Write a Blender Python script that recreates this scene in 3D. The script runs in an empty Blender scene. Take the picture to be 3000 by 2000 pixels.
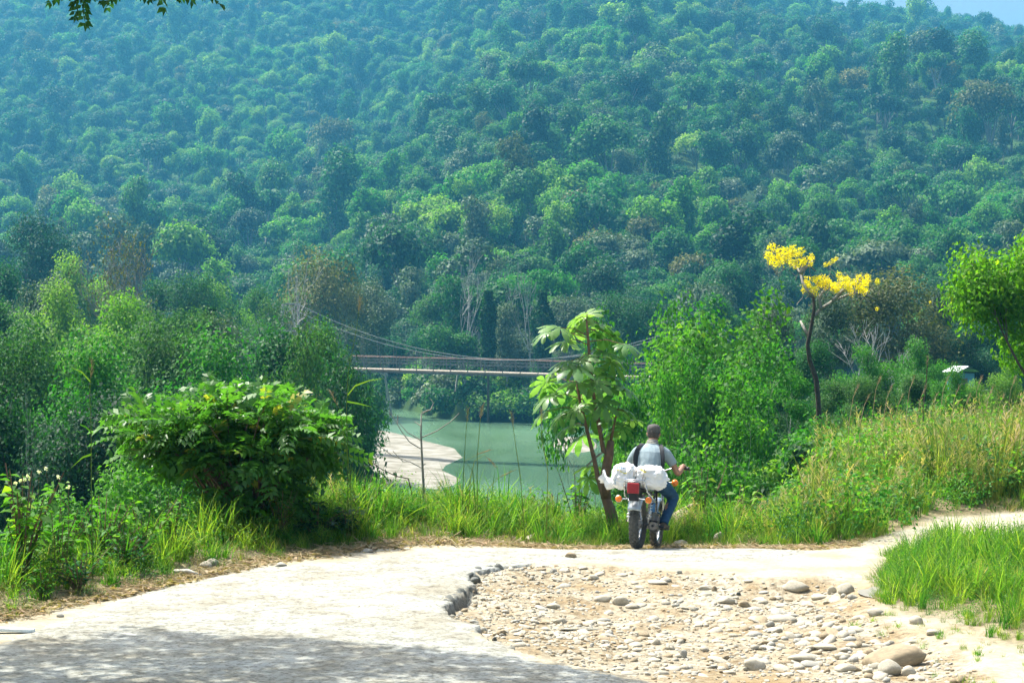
import bpy, bmesh, math, random
import numpy as np
from mathutils import Vector, Matrix, Euler, noise as mnoise

R = math.radians
# ------------------------------------------------------------------ camera, sky, sun, exposure
scene = bpy.context.scene
root_col = scene.collection
CAM = np.array([0.0, 0.0, 3.0]); FPX = 6000.0; HOR = 900.0
cam_data = bpy.data.cameras.new('camera'); cam = bpy.data.objects.new('camera', cam_data)
root_col.objects.link(cam); scene.camera = cam
cam.location = (0, 0, 3.0)
cam_data.sensor_width = 36; cam_data.lens = 72
cam.rotation_euler = (R(90) - math.atan((1000 - HOR) / FPX), 0, 0)
cam_data.clip_start = 0.1; cam_data.clip_end = 9000

SUN_DIR = Vector((-0.40, 0.30, 0.90)).normalized()       # towards the sun
SUN_EL = math.asin(SUN_DIR.z); SUN_AZ = math.atan2(SUN_DIR.x, SUN_DIR.y)
world = bpy.data.worlds.new('World'); scene.world = world; world.use_nodes = True
wn = world.node_tree; wn.nodes.clear()
sky = wn.nodes.new('ShaderNodeTexSky'); sky.sky_type = 'NISHITA'; sky.sun_disc = False
sky.sun_elevation = SUN_EL; sky.sun_rotation = SUN_AZ
sky.air_density = 0.8; sky.dust_density = 8.0; sky.ozone_density = 2.0
bg = wn.nodes.new('ShaderNodeBackground'); bg.inputs['Strength'].default_value = 0.15
wo = wn.nodes.new('ShaderNodeOutputWorld')
wn.links.new(sky.outputs[0], bg.inputs[0]); wn.links.new(bg.outputs[0], wo.inputs[0])
sun_data = bpy.data.lights.new('sun', 'SUN'); sun = bpy.data.objects.new('sun', sun_data)
root_col.objects.link(sun)
sun_data.energy = 5.0; sun_data.angle = R(0.5); sun_data.color = (1.0, 0.96, 0.88)
sun.rotation_euler = SUN_DIR.to_track_quat('Z', 'Y').to_euler()
sun.location = (-20, 20, 60)
vs = scene.view_settings
vs.view_transform = 'Standard'; vs.look = 'None'; vs.gamma = 1.0; vs.use_curve_mapping = False
vs.exposure = 0.86
scene.cycles.max_bounces = 6; scene.cycles.diffuse_bounces = 3; scene.cycles.glossy_bounces = 2
scene.cycles.transmission_bounces = 4; scene.cycles.volume_bounces = 0; scene.cycles.transparent_max_bounces = 4
scene.cycles.use_adaptive_sampling = True; scene.cycles.adaptive_threshold = 0.02
scene.cycles.use_denoising = True
HAZE_DENSITY = 0.00026

# ------------------------------------------------------------------ noise and heights (numpy)
def _h(ix, iy, s):
    n = (ix.astype(np.int64) * 374761393 + iy.astype(np.int64) * 668265263 + s * 974634777) & 0xffffffff
    n = ((n ^ (n >> 13)) * 1274126177) & 0xffffffff
    return ((n ^ (n >> 16)) & 0xffff) / 65535.0
def vnoise(x, y, s=0):
    x = np.asarray(x, float); y = np.asarray(y, float)
    ix = np.floor(x); iy = np.floor(y); fx = x - ix; fy = y - iy
    fx = fx * fx * (3 - 2 * fx); fy = fy * fy * (3 - 2 * fy)
    a = _h(ix, iy, s); b = _h(ix + 1, iy, s); c = _h(ix, iy + 1, s); d = _h(ix + 1, iy + 1, s)
    return (a + (b - a) * fx) * (1 - fy) + (c + (d - c) * fx) * fy
def fbm(x, y, s=0, o=4):
    t = 0; a = 0.5
    for k in range(o):
        t = t + a * (vnoise(x * 2 ** k, y * 2 ** k, s + k) - 0.5); a *= 0.5
    return t
def sst(e0, e1, v):
    t = np.clip((v - e0) / (e1 - e0), 0, 1); return t * t * (3 - 2 * t)
def w0(px, py, z=0.0):            # photo pixel to world xy on the level z
    d = FPX * (3.0 - z) / (py - HOR); return ((px - 1500) / FPX * d, d)
def at(px, py, d):                # photo pixel at distance d
    return Vector(((px - 1500) / FPX * d, d, 3.0 - (py - HOR) / FPX * d))
def poly_sd(x, y, P):             # signed distance, positive inside
    P = np.array(P, float); Q = np.roll(P, -1, 0)
    dm = np.full(x.shape, 1e9); ins = np.zeros(x.shape, bool)
    for (ax, ay), (bx, by) in zip(P, Q):
        ex, ey = bx - ax, by - ay; wx, wy = x - ax, y - ay
        t = np.clip((wx * ex + wy * ey) / (ex * ex + ey * ey + 1e-12), 0, 1)
        dm = np.minimum(dm, (wx - ex * t) ** 2 + (wy - ey * t) ** 2)
        c = ((ay > y) != (by > y)) & (x < (bx - ax) * (y - ay) / (by - ay + 1e-12) + ax)
        ins ^= c
    return np.where(ins, 1, -1) * np.sqrt(dm)

def base_z(x, y):
    """smooth ground level of the plateau, before the dish"""
    b = sst(-1.6, 0.9, x) * (1 - sst(3.4, 6.0, x))
    drop = 0.105 * np.clip(y - 25.1, 0, 4.5)
    return -drop * b + 0.035 * fbm(x * 0.5, y * 0.5, 5)

SLAB = [(-9, 8), (-6.6, 15.5), w0(-60, 1900), w0(110, 1842), w0(194, 1812), w0(306, 1766), w0(485, 1715), w0(663, 1679), w0(765, 1661),
        w0(1000, 1645), w0(1200, 1625), w0(1400, 1606), w0(1600, 1596), w0(1780, 1596), (1.45, 26.6), (2.5, 26.9), (3.4, 26.4),
        w0(2385, 1622), w0(2200, 1640), w0(2000, 1648), w0(1850, 1645), w0(1700, 1640), w0(1600, 1643),
        w0(1480, 1660), w0(1400, 1672), w0(1372, 1692), w0(1392, 1712), w0(1355, 1738), w0(1312, 1760), w0(1290, 1785),
        w0(1345, 1815), w0(1410, 1850), w0(1450, 1880), w0(1560, 1925), w0(1760, 1975), w0(1990, 2020), (1.6, 14.5), (1.9, 8)]
DISH = [w0(1480, 1655), w0(1400, 1668), w0(1360, 1692), w0(1380, 1712), w0(1345, 1738), w0(1300, 1760), w0(1275, 1785), w0(1340, 1820), w0(1400, 1855),
        w0(1460, 1890), w0(1620, 1935), w0(1830, 1985), (1.6, 15.2), (2.0, 12.5), (4.6, 12.5), w0(2980, 2010), w0(2850, 1890), w0(2620, 1800), w0(2545, 1720),
        w0(2500, 1680), w0(2250, 1688), w0(2080, 1668), w0(1850, 1655), w0(1700, 1650), w0(1600, 1650)]
# the line where the plants begin beyond the track, as y over x
EDGE_X = np.array([-60, -9, -5.6, -4.6, -3.6, -2.9, -2.2, -1.0, 0.2, 1.3, 2.6, 3.9, 4.6, 6.2, 7.5, 60])
EDGE_Y = np.array([10, 15.0, 18.2, 20.6, 22.6, 24.2, 25.2, 26.3, 27.0, 27.3, 27.3, 26.6, 27.0, 29.4, 30.0, 36])
RGRASS = [w0(2690, 1590), w0(2600, 1640), w0(2560, 1700), w0(2590, 1760), w0(2680, 1800), w0(2790, 1830), w0(2900, 1880), w0(3040, 1925),
          (5.2, 15), (5.6, 10), (30, 10), (30, 25.5), (6.2, 25.0)]

def terrain(x, y):
    x = np.asarray(x, float); y = np.asarray(y, float)
    z = base_z(x, y)
    sd = poly_sd(x, y, DISH) if x.size < 700000 else 0
    near = (y < 40)
    w = 0.05 + 0.5 * sst(17.5, 15.5, y) + 0.5 * sst(0.2, 2.2, x)
    dish = sst(-0.04, 1, sd / (w + 0.001)) * (0.12 * np.interp(y, [19, 21.6, 22.6, 23.6], [.75, 1.15, .75, .35]) * (1 + .8 * fbm(x * 2, y * 2, 23)) + 0.09 * sst(0, 1.6, sd))
    z = z - dish + near * sst(-.05, .3, sd) * (0.05 * fbm(x * 2.2, y * 1.3, 21) + .11 * fbm(x * .9, y * .7, 25, 3))
    e = np.interp(x, EDGE_X, EDGE_Y)
    # verge: slight hummocks behind the edge line
    o = y - e
    z = z + np.where(near, 0.10 * sst(0.1, 1.3, o) * (1 + 2 * fbm(x * .8, y * .8, 31)), 0.1)
    # right grass mound
    rg = poly_sd(x, y, RGRASS)
    z = z + 0.12 * sst(0, 1.5, rg)
    # the valley behind
    yy = y - (e + 2.2)
    centre = -np.interp(yy, [0, 3, 50, 62, 2000], [0, 0.7, 13.2, 15.5, 15.5])
    right = -np.interp(yy, [0, 12, 60, 140, 260, 2000], [0, .5, 4.0, 7.0, 11, 11])
    left = -np.interp(yy, [0, 3, 40, 80, 200, 2000], [0, 0.9, 9.0, 11.6, 12.2, 12.2])
    xr = np.interp(y, [30, 60, 120, 200, 300], [4.5, 5.0, 8.0, 10.5, 14])
    xl = np.interp(y, [30, 60, 120, 190, 215, 235, 255, 270, 310, 345, 420], [-4, -8, -14, -21, -19.5, -18, -19, -24, -34, -50, -80])
    wr = np.interp(y, [30, 100, 300], [2.5, 5, 7])
    br = sst(0, 1, (x - xr) / wr); bl = sst(0, 1, (xl - x) / wr)
    v = centre * (1 - br) * (1 - bl) + right * br + left * bl
    z = z + v
    # far bank and hill
    fb = np.interp(x, [-400, -60, -30, -19, -8, 10, 40, 400], [520, 420, 350, 335, 296, 287, 280, 250]) + 6 * fbm(x / 14, y / 50, 41)
    hd = y - fb
    hill = np.interp(hd, [-20, 0, 6, 30, 150, 310, 600, 900, 1200, 1330, 1500, 2600],
                     [-20, -14.2, -11, -8.5, 1.5, 24, 86, 152, 222, 238, 225, 60])
    t = x / np.maximum(y, 50)
    amp = sst(60, 500, hd)
    hill = hill + amp * (50 * fbm(x / 150 + 3.1, y / 240 + .7, 51, 3) * sst(1450, 1000, y) + 16 * fbm(x / 60, y / 80, 57, 3))
    hill = hill + sst(400, 1300, hd) * np.interp(t, [-.3, -.1, .1, .165, .19, .215, .26, .4], [60, 45, 12, -28, -27, -35, -47, -60])
    return np.where(hd > -12, np.maximum(z, hill), z)
def tz(x, y): return float(terrain(np.array([x]), np.array([y]))[0])
def gnd(px, py, dmin=12.0, dmax=60.0):      # where the sight line through a photo pixel meets the ground
    d = np.linspace(dmin, dmax, 1500); x = (px - 1500) / FPX * d; z = 3.0 - (py - HOR) / FPX * d
    g = terrain(x, d) - z; k = int(np.argmax(g >= 0)) if (g >= 0).any() else int(np.argmax(np.where(d < 29.5, g, -9))); return Vector((x[k], d[k], float(terrain(x[k:k+1], d[k:k+1])[0])))

# ------------------------------------------------------------------ materials
def newmat(name):
    m = bpy.data.materials.new(name); m.use_nodes = True; n = m.node_tree; n.nodes.clear()
    o = n.nodes.new('ShaderNodeOutputMaterial'); return m, n, o
def N(n, t, **k):
    a = n.nodes.new(t)
    for q, v in k.items():
        if q in a.inputs.keys(): a.inputs[q].default_value = v
        else: setattr(a, q, v)
    return a
def ramp(n, fac, stops):
    r = n.nodes.new('ShaderNodeValToRGB'); e = r.color_ramp.elements
    while len(e) < len(stops): e.new(0.5)
    for q, (p, c) in zip(e, stops): q.position = p; q.color = (*c, 1)
    n.links.new(fac, r.inputs[0]); return r.outputs[0]
def mixc(n, fac, a, b, mode='MIX'):
    m = n.nodes.new('ShaderNodeMix'); m.data_type = 'RGBA'; m.blend_type = mode
    for s, v in ((0, fac), (6, a), (7, b)):
        if hasattr(v, 'links'): n.links.new(v, m.inputs[s])
        else: m.inputs[s].default_value = v if s == 0 else (*v, 1)
    return m.outputs[2]
def noise_tex(n, scale, detail=4, rough=.55, coord='Object', vec=None):
    tc = n.nodes.new('ShaderNodeTexCoord'); t = n.nodes.new('ShaderNodeTexNoise')
    t.inputs['Scale'].default_value = scale; t.inputs['Detail'].default_value = detail; t.inputs['Roughness'].default_value = rough
    if vec:
        mp = n.nodes.new('ShaderNodeMapping'); mp.inputs['Scale'].default_value = vec
        n.links.new(tc.outputs[coord], mp.inputs[0]); n.links.new(mp.outputs[0], t.inputs[0])
    else: n.links.new(tc.outputs[coord], t.inputs[0])
    return t.outputs[0]
def plain(name, col, rough=.5, metal=0.0, var=.25, scale=30, bump=0.0, spec=.5, bscale=None, emit=0):
    m, n, o = newmat(name)
    b = N(n, 'ShaderNodeBsdfPrincipled', Roughness=rough, Metallic=metal)
    b.inputs['Specular IOR Level'].default_value = spec
    t = noise_tex(n, scale)
    c = ramp(n, t, [(.3, tuple(q * (1 - var) for q in col)), (.7, tuple(min(1, q * (1 + var)) for q in col))])
    n.links.new(c, b.inputs['Base Color'])
    if bump:
        bp = N(n, 'ShaderNodeBump', Strength=bump, Distance=.01); t2 = noise_tex(n, bscale or scale * 3)
        n.links.new(t2, bp.inputs['Height']); n.links.new(bp.outputs[0], b.inputs['Normal'])
    n.links.new(b.outputs[0], o.inputs[0]); return m
def leafmat(name, c0, c1, c2=None, trans=.35, rough=.55, spec=.18, objvar=.25):
    m, n, o = newmat(name)
    a = N(n, 'ShaderNodeAttribute', attribute_name='lv'); oi = n.nodes.new('ShaderNodeObjectInfo')
    st = [(0, c0), (.8, c1)] + ([(.97, c2)] if c2 else [])
    c = ramp(n, a.outputs['Fac'], st)
    mr = N(n, 'ShaderNodeMapRange'); mr.inputs['To Min'].default_value = 1 - objvar; mr.inputs['To Max'].default_value = 1 + objvar
    n.links.new(oi.outputs['Random'], mr.inputs[0])
    hs = N(n, 'ShaderNodeHueSaturation'); n.links.new(c, hs.inputs['Color']); n.links.new(mr.outputs[0], hs.inputs['Value'])
    mh = N(n, 'ShaderNodeMapRange'); mh.inputs['To Min'].default_value = .5 + .035 * objvar / .25; mh.inputs['To Max'].default_value = .5 - .03 * objvar / .25
    n.links.new(oi.outputs['Random'], mh.inputs[0]); n.links.new(mh.outputs[0], hs.inputs['Hue'])
    b = N(n, 'ShaderNodeBsdfPrincipled', Roughness=rough); b.inputs['Specular IOR Level'].default_value = spec
    n.links.new(hs.outputs[0], b.inputs['Base Color'])
    t = n.nodes.new('ShaderNodeBsdfTranslucent')
    tcol = mixc(n, 1.0, hs.outputs[0], (1.5, 1.7, .6), 'MULTIPLY'); n.links.new(tcol, t.inputs[0])
    mx = n.nodes.new('ShaderNodeMixShader'); mx.inputs[0].default_value = trans
    n.links.new(b.outputs[0], mx.inputs[1]); n.links.new(t.outputs[0], mx.inputs[2]); n.links.new(mx.outputs[0], o.inputs[0])
    return m

M = {}
M['leaf_dark'] = leafmat('leaf_dark', (.010, .050, .020), (.026, .100, .030), (.07, .17, .05))
M['leaf_mid'] = leafmat('leaf_mid', (.018, .090, .022), (.045, .165, .032), (.11, .26, .06))
M['leaf_bright'] = leafmat('leaf_bright', (.045, .15, .016), (.11, .27, .025), (.20, .36, .04), trans=.4)
M['leaf_grey'] = leafmat('leaf_grey', (.040, .080, .040), (.09, .15, .075), (.17, .22, .14), trans=.2)
M['leaf_olive'] = leafmat('leaf_olive', (.050, .070, .018), (.12, .14, .03), (.22, .20, .06), trans=.25)
M['leaf_young'] = leafmat('leaf_young', (.026, .12, .016), (.065, .225, .028), (.20, .37, .03), trans=.45, objvar=.15)
M['leaf_yellow_green'] = leafmat('leaf_yellow_green', (.055, .17, .012), (.15, .32, .02), (.34, .42, .03), trans=.55, objvar=.05)  # bright yellow-green leaf colour of the tree at the right edge
M['leaf_gloss'] = leafmat('leaf_gloss', (.018, .075, .020), (.045, .145, .032), (.09, .21, .05), trans=.3, rough=.62, spec=.14)
M['leaf_bush'] = leafmat('leaf_bush', (.040, .14, .022), (.11, .27, .045), (.30, .30, .04), trans=.42, rough=.42, spec=.45, objvar=.05)
M['leaf_cecropia'] = leafmat('leaf_cecropia', (.09, .20, .055), (.17, .31, .10), trans=.45, rough=.38, spec=.45, objvar=.15)
M['grass_green'] = leafmat('grass_green', (.065, .17, .02), (.19, .32, .045), (.40, .35, .14), trans=.5, objvar=.35)
M['grass_dry'] = leafmat('grass_dry', (.07, .15, .025), (.19, .24, .06), (.36, .31, .16), trans=.4, objvar=.25)
M['straw'] = leafmat('straw', (.25, .19, .10), (.45, .36, .21), trans=.2, objvar=.2)
M['petal'] = leafmat('petal', (.72, .55, .012), (.86, .74, .03), trans=.4, objvar=.05)
M['white_flower'] = leafmat('white_flower', (.7, .7, .66), (.8, .8, .78), trans=.4, objvar=.02)
M['bark_grey'] = plain('bark_grey', (.24, .23, .20), .85, var=.4, scale=8, bump=.6)
M['bark_dark'] = plain('bark_dark', (.07, .055, .04), .9, var=.4, scale=12, bump=.8)
M['bark_pale'] = plain('bark_pale', (.42, .41, .37), .8, var=.3, scale=6, bump=.5)
M['bark_brown'] = plain('bark_brown', (.16, .10, .06), .85, var=.35, scale=14, bump=.8)

# ------------------------------------------------------------------ mesh helpers
def tag(o, label=None, cat=None, group=None, kind=None):
    if label: o['label'] = label
    if cat: o['category'] = cat
    if group: o['group'] = group
    if kind: o['kind'] = kind
    return o
def link(o, parent=None, col=None):
    (col or root_col).objects.link(o)
    if parent is not None: o.parent = parent
    return o
def empty(name, loc, rz=0.0, **k):
    o = bpy.data.objects.new(name, None); link(o); o.location = loc; o.rotation_euler = (0, 0, rz); o.empty_display_size = .2
    return tag(o, **k)
def fast_mesh(name, V, F, mats, lv=None, smooth=False, mi=None):
    """V (n,3), F (m,k) all faces of one size"""
    me = bpy.data.meshes.new(name); V = np.asarray(V, np.float32); F = np.asarray(F, np.int32); k = F.shape[1]
    me.vertices.add(len(V)); me.vertices.foreach_set('co', V.ravel())
    me.loops.add(F.size); me.loops.foreach_set('vertex_index', F.ravel())
    me.polygons.add(len(F)); me.polygons.foreach_set('loop_start', np.arange(0, F.size, k, dtype=np.int32))
    me.polygons.foreach_set('loop_total', np.full(len(F), k, np.int32))
    for m in (mats if isinstance(mats, (list, tuple)) else [mats]): me.materials.append(m)
    if mi is not None: me.polygons.foreach_set('material_index', np.asarray(mi, np.int32))
    if smooth: me.polygons.foreach_set('use_smooth', np.ones(len(F), bool))
    if lv is not None:
        a = me.attributes.new('lv', 'FLOAT', 'FACE'); a.data.foreach_set('value', np.asarray(lv, np.float32))
    me.update(calc_edges=True); me.validate(); return me
class MB:
    def __init__(s): s.v = []; s.f = []; s.m = []; s.n = 0; s.l = []
    def add(s, V, F, mi=0, lv=.5):
        V = [tuple(q) for q in V]; s.v += V; s.f += [tuple(i + s.n for i in f) for f in F]; s.m += [mi] * len(F); s.l += [lv] * len(F); s.n += len(V); return s
    def tube(s, P, rad, n=6, mi=0, cap=True, close=False):
        P = [Vector(p) for p in P]; k = len(P)
        if not hasattr(rad, '__len__'): rad = [rad] * k
        V = []; up = None
        for i, p in enumerate(P):
            t = (P[min(i + 1, k - 1)] - P[max(i - 1, 0)]) if not close else (P[(i + 1) % k] - P[i - 1])
            t = t.normalized() if t.length > 1e-9 else Vector((0, 0, 1))
            if up is None: up = Vector((1, 0, 0)) if abs(t.x) < .8 else Vector((0, 1, 0))
            a = (up - t * up.dot(t)).normalized(); b = t.cross(a); up = a
            for j in range(n):
                w = 2 * math.pi * j / n; V.append(p + (a * math.cos(w) + b * math.sin(w)) * rad[i])
        F = [(i * n + j, i * n + (j + 1) % n, ((i + 1) % k) * n + (j + 1) % n, ((i + 1) % k) * n + j) for i in range(k if close else k - 1) for j in range(n)]
        if cap and not close: F += [tuple(range(n))[::-1], tuple(range((k - 1) * n, k * n))]
        return s.add(V, F, mi)
    def loft(s, rings, mi=0, cap=True):
        """rings: (centre, a-vector, b-vector) ellipses"""
        n = 16; V = []
        for c, a, b in rings:
            c, a, b = Vector(c), Vector(a), Vector(b)
            for j in range(n):
                w = 2 * math.pi * j / n; V.append(c + a * math.cos(w) + b * math.sin(w))
        k = len(rings)
        F = [(i * n + j, i * n + (j + 1) % n, (i + 1) * n + (j + 1) % n, (i + 1) * n + j) for i in range(k - 1) for j in range(n)]
        if cap: F += [tuple(range(n))[::-1], tuple(range((k - 1) * n, k * n))]
        return s.add(V, F, mi)
    def box(s, c, d, mi=0, rot=None):
        V = [Vector((x * d[0] / 2, y * d[1] / 2, z * d[2] / 2)) for x in (-1, 1) for y in (-1, 1) for z in (-1, 1)]
        if rot is not None: V = [rot @ v for v in V]
        V = [v + Vector(c) for v in V]
        return s.add(V, [(0, 1, 3, 2), (4, 6, 7, 5), (0, 4, 5, 1), (2, 3, 7, 6), (0, 2, 6, 4), (1, 5, 7, 3)], mi)
    def ball(s, c, r, mi=0, nu=12, nv=8, rot=None):
        r = (r, r, r) if not hasattr(r, '__len__') else r; V = []; c = Vector(c)
        for i in range(1, nv):
            for j in range(nu):
                th = math.pi * i / nv; ph = 2 * math.pi * j / nu
                v = Vector((r[0] * math.sin(th) * math.cos(ph), r[1] * math.sin(th) * math.sin(ph), r[2] * math.cos(th)))
                V.append(c + (rot @ v if rot is not None else v))
        F = [(i * nu + j, (i + 1) * nu + j, (i + 1) * nu + (j + 1) % nu, i * nu + (j + 1) % nu) for i in range(nv - 2) for j in range(nu)]
        t = Vector((0, 0, r[2])); t = rot @ t if rot is not None else t
        V += [c + t, c - t]; a = len(V) - 2
        F += [(a, j, (j + 1) % nu) for j in range(nu)] + [(a + 1, (nv - 2) * nu + (j + 1) % nu, (nv - 2) * nu + j) for j in range(nu)]
        return s.add(V, F, mi)
    def mesh(s, name, mats, smooth=False):
        me = bpy.data.meshes.new(name); me.from_pydata(s.v, [], s.f)
        for m in (mats if isinstance(mats, (list, tuple)) else [mats]): me.materials.append(m)
        me.polygons.foreach_set('material_index', s.m)
        if smooth: me.polygons.foreach_set('use_smooth', [True] * len(s.f))
        a = me.attributes.new('lv', 'FLOAT', 'FACE'); a.data.foreach_set('value', s.l)
        me.update(); return me
    def build(s, name, mats, parent=None, smooth=False, bevel=0, sub=0, col=None):
        o = bpy.data.objects.new(name, s.mesh(name, mats, smooth)); link(o, parent, col)
        if bevel:
            b = o.modifiers.new('bevel', 'BEVEL'); b.width = bevel; b.segments = 2; b.limit_method = 'ANGLE'
        if sub:
            b = o.modifiers.new('sub', 'SUBSURF'); b.levels = b.render_levels = sub
        return o
def obj(name, me, parent=None, col=None):
    return link(bpy.data.objects.new(name, me), parent, col)
def copy_tree(o, parent=None):
    c = o.copy(); root_col.objects.link(c); c.parent = parent
    for k in ('label', 'group', 'category'):
        if parent is None and k in o.keys(): c[k] = o[k]
    for ch in list(o.children): copy_tree(ch, c)
    return c
def fuse(mb, name, mat, parent, voxel=.012, smooth=6):
    """melt overlapping lofts into one continuous skin"""
    me = mb.mesh(name, mat); o = bpy.data.objects.new(name, me); link(o)
    m = o.modifiers.new('r', 'REMESH'); m.mode = 'VOXEL'; m.voxel_size = voxel
    m2 = o.modifiers.new('s', 'SMOOTH'); m2.iterations = smooth; m2.factor = .5
    dg = bpy.context.evaluated_depsgraph_get(); ev = o.evaluated_get(dg)
    nm = bpy.data.meshes.new_from_object(ev); nm.name = name
    nm.materials.clear(); nm.materials.append(mat)
    nm.polygons.foreach_set('use_smooth', [True] * len(nm.polygons)); nm.polygons.foreach_set('material_index', [0] * len(nm.polygons))
    bpy.data.objects.remove(o); o = bpy.data.objects.new(name, nm); return link(o, parent)

# leaf cards: rhombic, folded along the middle
def leaf_verts(P, D, Nn, L, W, fold=.18):
    """P base points, D length direction, Nn normals, L lengths, W widths -> V (n*4,3)"""
    D = D / (np.linalg.norm(D, axis=1, keepdims=True) + 1e-9)
    S = np.cross(D, Nn); S /= (np.linalg.norm(S, axis=1, keepdims=True) + 1e-9); U = np.cross(S, D)
    L = L[:, None]; W = W[:, None]
    V = np.stack([P, P + D * L * .45 + S * W * .5 + U * W * fold, P + D * L - U * L * .15, P + D * L * .45 - S * W * .5 + U * W * fold], 1)
    return V.reshape(-1, 3)
def cards(rng, P, out, size, asp=.6, jit=.9, up=.35, droop=0.0, lv=None):
    n = len(P)
    Nn = out + rng.normal(size=(n, 3)) * jit * .6 + np.array([0, 0, up]); Nn /= np.linalg.norm(Nn, axis=1, keepdims=True)
    D = np.cross(Nn, rng.normal(size=(n, 3))); D[:, 2] -= droop; 
    L = size * rng.uniform(.6, 1.3, n); W = L * asp
    V = leaf_verts(P, D, Nn, L, W); F = np.arange(n * 4).reshape(-1, 4)
    return V, F, (rng.random(n) if lv is None else lv)
def blob_points(rng, blobs, n, inner=.12, zmin=-.35):
    B = np.array([b[0] for b in blobs], float); Rr = np.array([b[1] for b in blobs], float)
    w = (Rr[:, 0] * Rr[:, 2]); w /= w.sum(); k = rng.choice(len(blobs), n, p=w)
    d = rng.normal(size=(n, 3)); d /= np.linalg.norm(d, axis=1, keepdims=True)
    d[:, 2] = np.where(d[:, 2] < zmin, -d[:, 2], d[:, 2])
    f = np.where(rng.random(n) < inner, rng.uniform(.2, .8, n), rng.uniform(.74, 1.12, n)) * (1 + .24 * np.sin(d[:, 0] * 7 + k) * np.sin(d[:, 1] * 6 + 2 * k) )
    return B[k] + Rr[k] * d * f[:, None], d, k
def far_tree(seed, mat, shape, n, leaf, bark):
    rng = np.random.default_rng(seed); H = 1.0
    blobs = []
    if shape == 'round':
        for i in range(9):
            a = rng.uniform(0, 6.28); r = rng.uniform(.1, .62); blobs.append(((r * 5 * math.cos(a), r * 5 * math.sin(a), 7.2 + (1 - r) * 2.4 + rng.uniform(-.6, .6)), rng.uniform(1.1, 3.0) * np.array([1, 1, .85])))
    elif shape == 'tall':
        for i in range(9):
            a = rng.uniform(0, 6.28); r = rng.uniform(0, .5); blobs.append(((r * 4 * math.cos(a), r * 4 * math.sin(a), 5 + i * .95), rng.uniform(1.5, 2.4) * np.array([1, 1, .9])))
    elif shape == 'flat':
        for i in range(10):
            a = rng.uniform(0, 6.28); r = rng.uniform(.1, 1.); blobs.append(((r * 4.6 * math.cos(a), r * 4.6 * math.sin(a), 8.6 - r * 1.2 + rng.uniform(-.5, .5)), rng.uniform(1.3, 2.3) * np.array([1, 1, .55])))
    else:
        for i in range(8):
            a = rng.uniform(0, 6.28); r = rng.uniform(0, .9); blobs.append(((r * 4.5 * math.cos(a), r * 4.5 * math.sin(a), rng.uniform(4.5, 10)), rng.uniform(1.2, 2.6) * np.array([1, 1, .9])))
    P, d, k = blob_points(rng, blobs, n)
    tone = rng.random(len(blobs))[k]
    lv = np.clip(.35 * tone + .65 * rng.random(n) ** 1.3, 0, 1)
    V, F, lv = cards(rng, P, d, leaf, .75, up=.5, lv=lv)
    # trunk with a few limbs
    mb = MB(); mb.tube([(0, 0, -2), (.1, 0, 3), (0, .1, 7)], [.28, .22, .12], 5)
    for c, r in blobs[:5]: mb.tube([(.05, 0, 3.5), ((c[0]) * .5, c[1] * .5, c[2] * .5 + 2.2), c], [.14, .1, .04], 4, cap=False)
    return (V, F, lv, mb)
def mesh_from(V, F, lv, mb, mat, bark, name):
    """leaves and wood in one mesh, for trees too small in view to show parts"""
    TF = np.array([f for f in mb.f if len(f) == 4]); TV = np.array([tuple(v) for v in mb.v])
    Va = np.vstack([V, TV]); Fa = np.vstack([F, TF + len(V)])
    return fast_mesh(name, Va, Fa, [mat, bark], np.concatenate([lv, np.full(len(TF), .5)]), mi=np.concatenate([np.zeros(len(F)), np.ones(len(TF))]))

def branch(rng, mb, p, d, L, r, lev, tips, n=5, spread=.7, grav=0.0, kids=(2, 4), seg=4, ratio=.68, minr=.006):
    P = [Vector(p)]; rad = [r]; d = Vector(d).normalized()
    for i in range(seg):
        d = (d + Vector(rng.normal(size=3)) * .13 + Vector((0, 0, grav))).normalized(); P.append(P[-1] + d * L / seg); rad.append(max(minr, r * (1 - .45 * (i + 1) / seg)))
    mb.tube(P, rad, n, cap=False)
    if lev == 0: tips.append((P[-1], d)); tips.append((P[-2], d)); return
    for k in range(int(rng.integers(kids[0], kids[1] + 1))):
        i = int(rng.integers(2, seg + 1)); side = Vector(rng.normal(size=3)); side = (side - d * side.dot(d)).normalized()
        branch(rng, mb, P[i], d + side * spread * rng.uniform(.6, 1.3), L * ratio * rng.uniform(.75, 1.2), rad[i] * .62, lev - 1, tips, max(3, n - 1), spread, grav, kids, seg, ratio, minr)
    branch(rng, mb, P[-1], d, L * ratio, rad[-1] * .85, lev - 1, tips, max(3, n - 1), spread, grav, kids, seg, ratio, minr)

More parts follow.
